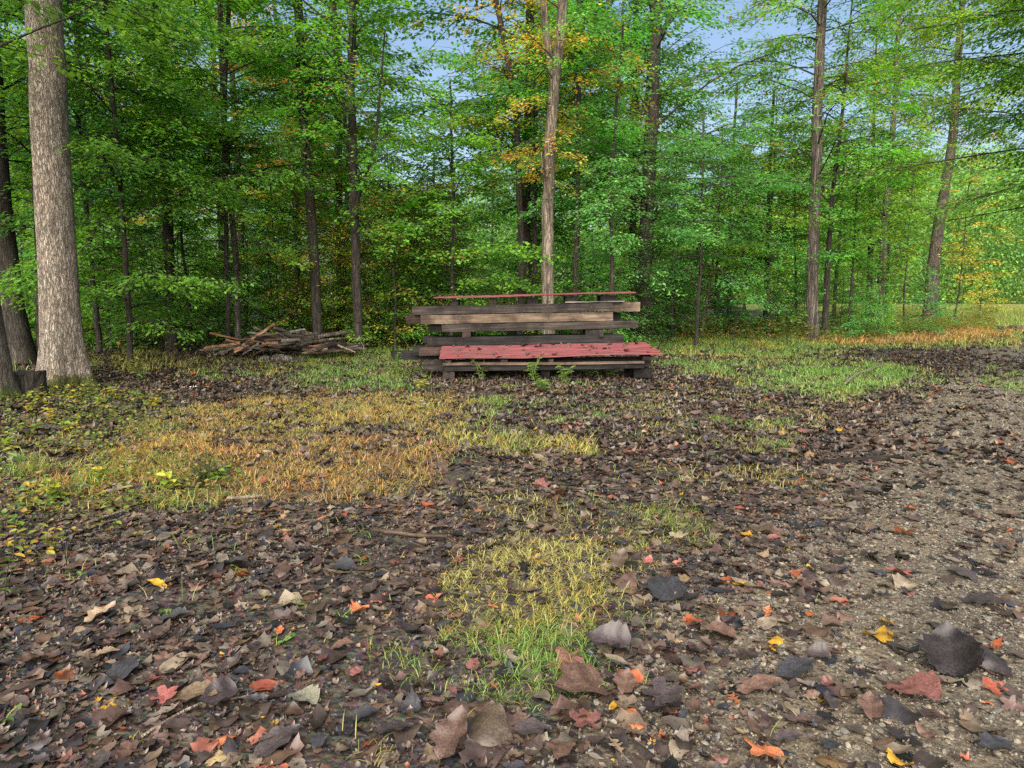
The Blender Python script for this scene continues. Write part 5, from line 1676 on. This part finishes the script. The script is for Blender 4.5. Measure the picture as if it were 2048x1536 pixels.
def fallen(px, py, wpx, kind, colr, label=None, var=None, tilt=0.15, rz=None, lift=0.012, rx=None):
    x, y, h = G(px, py)
    d = math.sqrt(x * x + y * y + CAMH ** 2)
    size = wpx * d / FPX * 0.8
    if kind in ('ovate', 'oblong'): size *= 1.0
    me = LM[kind][rl.randrange(4) if var is None else var]
    o = bpy.data.objects.new('fallen_leaf', me); COL.objects.link(o)
    o.location = (x, y, h + lift + size * 0.05)
    o.rotation_euler = (rl.gauss(0, tilt) if rx is None else rx, rl.gauss(0, tilt), rl.uniform(0, 2 * PI) if rz is None else rz)
    o.scale = (size * rl.uniform(0.85, 1.15), size, size)
    c = COLN[colr]; g = rl.uniform(0.8, 1.2)
    o.color = (c[0] * g, c[1] * g, c[2] * g, 1)
    placed.append((px, py, wpx))
    if label is None:
        if x > 0 and inpoly(np.array([x]), np.array([y]), TRACKG)[0]:
            wh = 'on the gravel, ' + ('very near' if py > 1300 else 'mid distance' if py > 1080 else 'further up')
        elif px > 880: wh = 'by the grass strip, ' + ('very near' if py > 1250 else 'further off')
        else: wh = ('in the left litter' if px < 440 else 'left of the grass strip') + (', very near' if py > 1250 else ', further off')
        sz = 'large ' if wpx > 75 else 'small ' if wpx < 38 else ''
        label = sz + WORD[colr] + ' ' + KW[kind] + ' fallen leaf ' + wh
    tag(o, label, 'leaf', 'fallen leaves on the ground')
    return o


hero = [(1900, 1330, 150, 'heart', 'dark', 'very large black curled leaf on the gravel at the right, left one of the pair', 1, 0.8), (1985, 1335, 130, 'ovate', 'dark', 'very large dark leaf with tan rim on gravel, right one of the pair', 2, 0.9),
        (905, 1500, 150, 'ovate', 'brown', 'large brown leaf standing upright at the bottom centre, left one', 1, 0.9), (965, 1475, 150, 'heart', 'olive', 'large olive brown leaf folded upright at the bottom centre, right one', 2, 0.8),
        (1165, 1385, 150, 'heart', 'brown', 'large wrinkled brown leaf at the lower end of the grass strip', 0, 0.2), (1835, 1392, 100, 'heart', 'redbrown', 'broad reddish brown leaf on bare gravel at lower right', 0, 0.15),
        (315, 1176, 55, 'ovate', 'yellow', 'bright yellow curled leaf on the dark litter at the left', 0, 0.2), (1797, 1150, 62, 'maple', 'pink', 'pinkish red leaf lying on the gravel at the right', 0, 0.1),
        (1808, 1072, 60, 'maple', 'orange', 'curled orange leaf on the gravel, upper of the two bright leaves at the right', 1, 0.5), (1527, 1512, 85, 'maple', 'orange', 'orange and yellow leaf at the bottom edge on the gravel', 0, 0.2),
        (1775, 1255, 55, 'oblong', 'yellow', 'narrow yellow leaf on the gravel below the pinkish red one', 1, 0.3), (1465, 1405, 48, 'oak', 'orange', 'orange oak leaf on the gravel at lower centre right', 0, 0.1),
        (1535, 1235, 55, 'oak', 'orange', 'pale orange lobed leaf among dark leaves on the gravel edge', 1, 0.1), (612, 1405, 68, 'heart', 'greygreen', 'grey green heart shaped leaf at the lower centre left', 0, 0.1),
        (212, 1316, 48, 'heart', 'tan', 'round pale tan leaf at the lower left', 0, 0.1), (245, 1356, 95, 'ovate', 'slate', 'broad slate grey leaf at the lower left beside the round tan leaf', 0, 0.1),
        (385, 1402, 115, 'ovate', 'olive', 'large olive leaf with a dark half at the lower left', 0, 0.15), (440, 1412, 90, 'heart', 'dark', 'dark leaf overlapping the large olive leaf', 1, 0.2),
        (1238, 1135, 75, 'ovate', 'olive', 'curled tan leaf standing up at the right side of the grass strip', 1, 0.7), (1358, 1150, 62, 'heart', 'brown', 'brown leaf standing on edge right of the grass strip', 2, 1.0),
        (1330, 1188, 110, 'heart', 'slate', 'large slate leaf lying flat right of the grass strip', 0, 0.1), (1325, 1400, 110, 'maple', 'dark', 'dark pointed leaf flat on the gravel near the bottom centre', 0, 0.1),
        (530, 1078, 62, 'ovate', 'dark', 'dark brown leaf standing on edge in the left litter', 2, 0.9), (563, 1152, 62, 'ovate', 'brown', 'curled dark leaf below the leaf standing on edge', 2, 0.8),
        (470, 1136, 72, 'ovate', 'slate', 'slate coloured wavy leaf in the left litter', 1, 0.3), (345, 1240, 65, 'ovate', 'slate', 'slate leaf lying flat above the large olive leaf', 0, 0.1),
        (470, 1250, 62, 'oblong', 'slate', 'narrow slate leaf pointing up right in the left litter', 0, 0.2), (1740, 1117, 90, 'oblong', 'dark', 'long dark ribbed leaf on the gravel left of the bright leaves', 0, 0.2),
        (1925, 1155, 62, 'ovate', 'dark', 'dark leaf cluster member on the gravel right of the pinkish leaf', 0, 0.2), (1960, 1210, 75, 'ovate', 'dark', 'slate leaf on the gravel at the right edge', 0, 0.2),
        (1590, 1350, 100, 'ovate', 'slate', 'blotchy slate leaf on the gravel, lower centre right', 0, 0.15), (1440, 1275, 80, 'heart', 'brown', 'brown leaf with a white stain on the gravel edge', 0, 0.15),
        (1510, 1385, 110, 'oblong', 'brown', 'long brown leaf pointing down right on the gravel', 0, 0.15), (1740, 1430, 85, 'ovate', 'brown', 'brown leaf on bare sandy gravel at lower right', 1, 0.15),
        (1790, 1480, 60, 'ovate', 'dark', 'small dark leaf overlapping the brown one on the sand', 1, 0.2), (1570, 1485, 70, 'oblong', 'dark', 'narrow dark leaf with its point to the right near the bottom edge', 0, 0.1),
        (1660, 1500, 70, 'ovate', 'slate', 'oval slate leaf standing at the bottom edge', 0, 0.2), (1990, 1500, 90, 'ovate', 'slate', 'slate leaf in the lower right corner', 0, 0.1),
        (1930, 1440, 60, 'oblong', 'tan', 'tan leaf lying on a dark one at lower right', 0, 0.1), (1135, 1330, 90, 'maple', 'redbrown', 'reddish pointed leaf beside the grass strip', 0, 0.2),
        (1215, 1300, 110, 'heart', 'dark', 'dark stacked leaf on the right of the grass strip near the camera', 1, 0.25), (1250, 1380, 80, 'ovate', 'brown', 'brown leaf under the dark stacked leaf', 1, 0.2),
        (1060, 1470, 90, 'ovate', 'dark', 'dark ribbed leaf at the bottom centre under the grass strip', 0, 0.15), (1170, 1450, 80, 'maple', 'redbrown', 'faded reddish pointed leaf at the bottom centre', 0, 0.1),
        (1230, 1500, 70, 'oak', 'tan', 'pale lobed oak leaf at the bottom centre right', 0, 0.1), (1120, 1510, 110, 'ovate', 'brown', 'brown leaf at the bottom edge right of the upright leaves', 0, 0.2),
        (780, 1470, 100, 'oblong', 'dark', 'long dark leaf at the bottom left of the upright leaves', 0, 0.2), (910, 1240, 40, 'maple', 'redbrown', 'small red leaf in the middle of the grass strip', 0, 0.2),
        (985, 1218, 30, 'maple', 'orange', 'small orange red leaf at the top of the grass strip', 0, 0.3), (680, 1300, 62, 'ovate', 'brown', 'brown leaf left of the small grass tuft', 0, 0.3),
        (690, 1140, 55, 'heart', 'slate', 'slate leaf left of the grass strip, middle distance', 0, 0.2), (730, 1440, 60, 'heart', 'slate', 'slate leaf with torn rim near the bottom centre left', 0, 0.2),
        (550, 1500, 110, 'ovate', 'dark', 'large dark leaf at the bottom edge left of centre', 0, 0.2), (330, 1400, 60, 'maple', 'pink', 'small pinkish leaf beside the large olive leaf', 0, 0.2),
        (60, 1330, 60, 'ovate', 'brown', 'rumpled brown leaf near the left edge', 1, 0.3), (200, 1240, 70, 'ovate', 'tan', 'tan leaf in the litter at the left', 1, 0.3),
        (640, 960, 40, 'maple', 'pink', 'pale pink leaf at the edge of the orange grass', 0, 0.3), (245, 980, 45, 'maple', 'tan', 'pale star shaped leaf in the yellow grass at the left', 0, 0.2),
        (1085, 975, 42, 'maple', 'redbrown', 'rust coloured leaf at the upper tip of the grass strip', 1, 0.5), (1120, 990, 36, 'heart', 'orange', 'rusty orange leaf right of the upper tip of the grass strip', 2, 0.6),
        (1890, 875, 0, 'oak', 'orange', '', 0, 0)]
for hcase in hero:
    if hcase[2] == 0: continue
    px, py, wpx, kd, cl_, lab, var, tl = hcase
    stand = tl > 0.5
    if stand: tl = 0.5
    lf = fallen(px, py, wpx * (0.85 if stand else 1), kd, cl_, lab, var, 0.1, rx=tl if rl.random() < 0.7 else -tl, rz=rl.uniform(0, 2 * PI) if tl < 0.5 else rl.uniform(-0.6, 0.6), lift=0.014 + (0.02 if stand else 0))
    if stand: lf.color = (*[q_ * 0.5 for q_ in lf.color[:3]], 1)  # upright leaves face the sun, so shade is put into their colour
tries = 0
gz = [z for z in GRASS_ZONES if z[1] > 1500]
while len(placed) < 215 and tries < 6000:
    tries += 1
    py = 1000 + 560 * rl.random() ** 0.75; px = rl.uniform(-20, 2070)
    x, y, h = G(px, py)
    on_track = inpoly(np.array([x]), np.array([y]), TRACKG)[0]
    ing = any(inpoly(np.array([x]), np.array([y]), z[0])[0] for z in gz)
    if ing and rl.random() < 0.8: continue
    e = np.interp(y, TRACKG[1:9, 1], TRACKG[1:9, 0])
    if on_track and rl.random() < min(0.72, max(0, (x - e - 0.3) / 1.6)): continue
    d = math.sqrt(x * x + y * y + CAMH ** 2)
    sz = rl.uniform(0.06, 0.125) * FPX / d
    if any((px - a) ** 2 + ((py - b2) * 1.6) ** 2 < (0.42 * (sz + c2)) ** 2 for a, b2, c2 in placed): continue
    kd = rl.choice(['ovate', 'ovate', 'oblong', 'heart', 'ovate', 'oak', 'maple'])
    cl_ = rl.choice(['dark', 'dark', 'slate', 'slate', 'brown', 'brown', 'brown', 'redbrown', 'redbrown', 'tan', 'olive', 'dark', 'brown', 'slate', 'brown', 'redbrown', 'dark', 'pink', 'orange']) if rl.random() < 0.985 else 'yellow'
    if kd == 'oak' and rl.random() < 0.5: cl_ = rl.choice(['orange', 'tan'])
    fallen(px, py, sz, kd, cl_, tilt=0.16 if rl.random() < 0.85 else 0.5)

# leaves lying on the red sheets and the timbers
def leaf_on(p, size, kind, colr, label, nrm_tilt=0.0):
    me = LM[kind][rl.randrange(4)]
    o = bpy.data.objects.new('fallen_leaf', me); COL.objects.link(o)
    o.location = p; o.rotation_euler = (rl.gauss(nrm_tilt, 0.2), rl.gauss(0, 0.2), rl.uniform(0, 6.28)); o.scale = (size,) * 3
    c = COLN[colr]; o.color = (*[k * rl.uniform(0.7, 1.0) for k in c], 1)
    tag(o, label, 'leaf', 'fallen leaves lying on the timber stack')


for i in range(55):
    u, v = rl.random(), rl.random()
    p = S1[0].lerp(S1[1], u).lerp(S1[3].lerp(S1[2], u), v) + Vector((0, 0, 0.026))
    c_ = rl.choice(['dark', 'redbrown', 'dark', 'redbrown', 'brown'])
    leaf_on(p, rl.uniform(0.05, 0.14), rl.choice(['ovate', 'oblong', 'maple', 'heart']), c_,
            WORD[c_] + ' leaf stuck on the lower red sheet, ' + ('left part' if u < .33 else 'middle part' if u < .66 else 'right part'), 0.2)
for i in range(22):
    u = rl.random() ** 1.3
    q = zp(480 + 860 * u, 226 - 22 * u)
    p = P(*q, F + 0.03) + Vector((0, rl.uniform(0, 0.14), 0.012))
    c_ = rl.choice(['tan', 'tan', 'tan', 'redbrown', 'brown'])
    leaf_on(p + Vector((0, -0.02, 0.012)), rl.uniform(0.08, 0.13), rl.choice(['ovate', 'maple', 'oak']), c_, WORD[c_] + ' dry leaf heaped on the top front timber, ' + ('left part' if u < .4 else 'right part'))
for i in range(8):
    u = rl.random()
    p = S2[0].lerp(S2[1], u * 0.35 + 0.1) + Vector((0, rl.uniform(0.1, 0.6), 0.03))
    leaf_on(p, rl.uniform(0.06, 0.1), 'ovate', 'dark', 'dark leaf lying on the left of the upper red sheet')

# ------------------------------------------------------------------ labels: tell look-alikes apart by their order from left to right
ORD = ['leftmost', 'second', 'third', 'fourth', 'fifth', 'sixth', 'seventh', 'eighth', 'ninth', 'tenth', 'eleventh', 'twelfth', 'thirteenth', 'fourteenth', 'fifteenth', 'sixteenth']
by = {}
for o in bpy.data.objects:
    if o.parent is None and 'label' in o.keys() and 'kind' not in o.keys():
        by.setdefault(o['label'], []).append(o)
for lab, os_ in by.items():
    if len(os_) < 2: continue
    os_.sort(key=lambda o: float(proj(np.array(o.location))[0]))
    if len(os_) > len(ORD): continue
    for i, o in enumerate(os_):
        if len(os_) == 2: o['label'] = lab + (', left one' if i == 0 else ', right one')
        elif i == 0: o['label'] = lab + ', leftmost'
        elif i == len(os_) - 1: o['label'] = lab + ', rightmost'
        else: o['label'] = lab + ', ' + ORD[i] + ' from left'
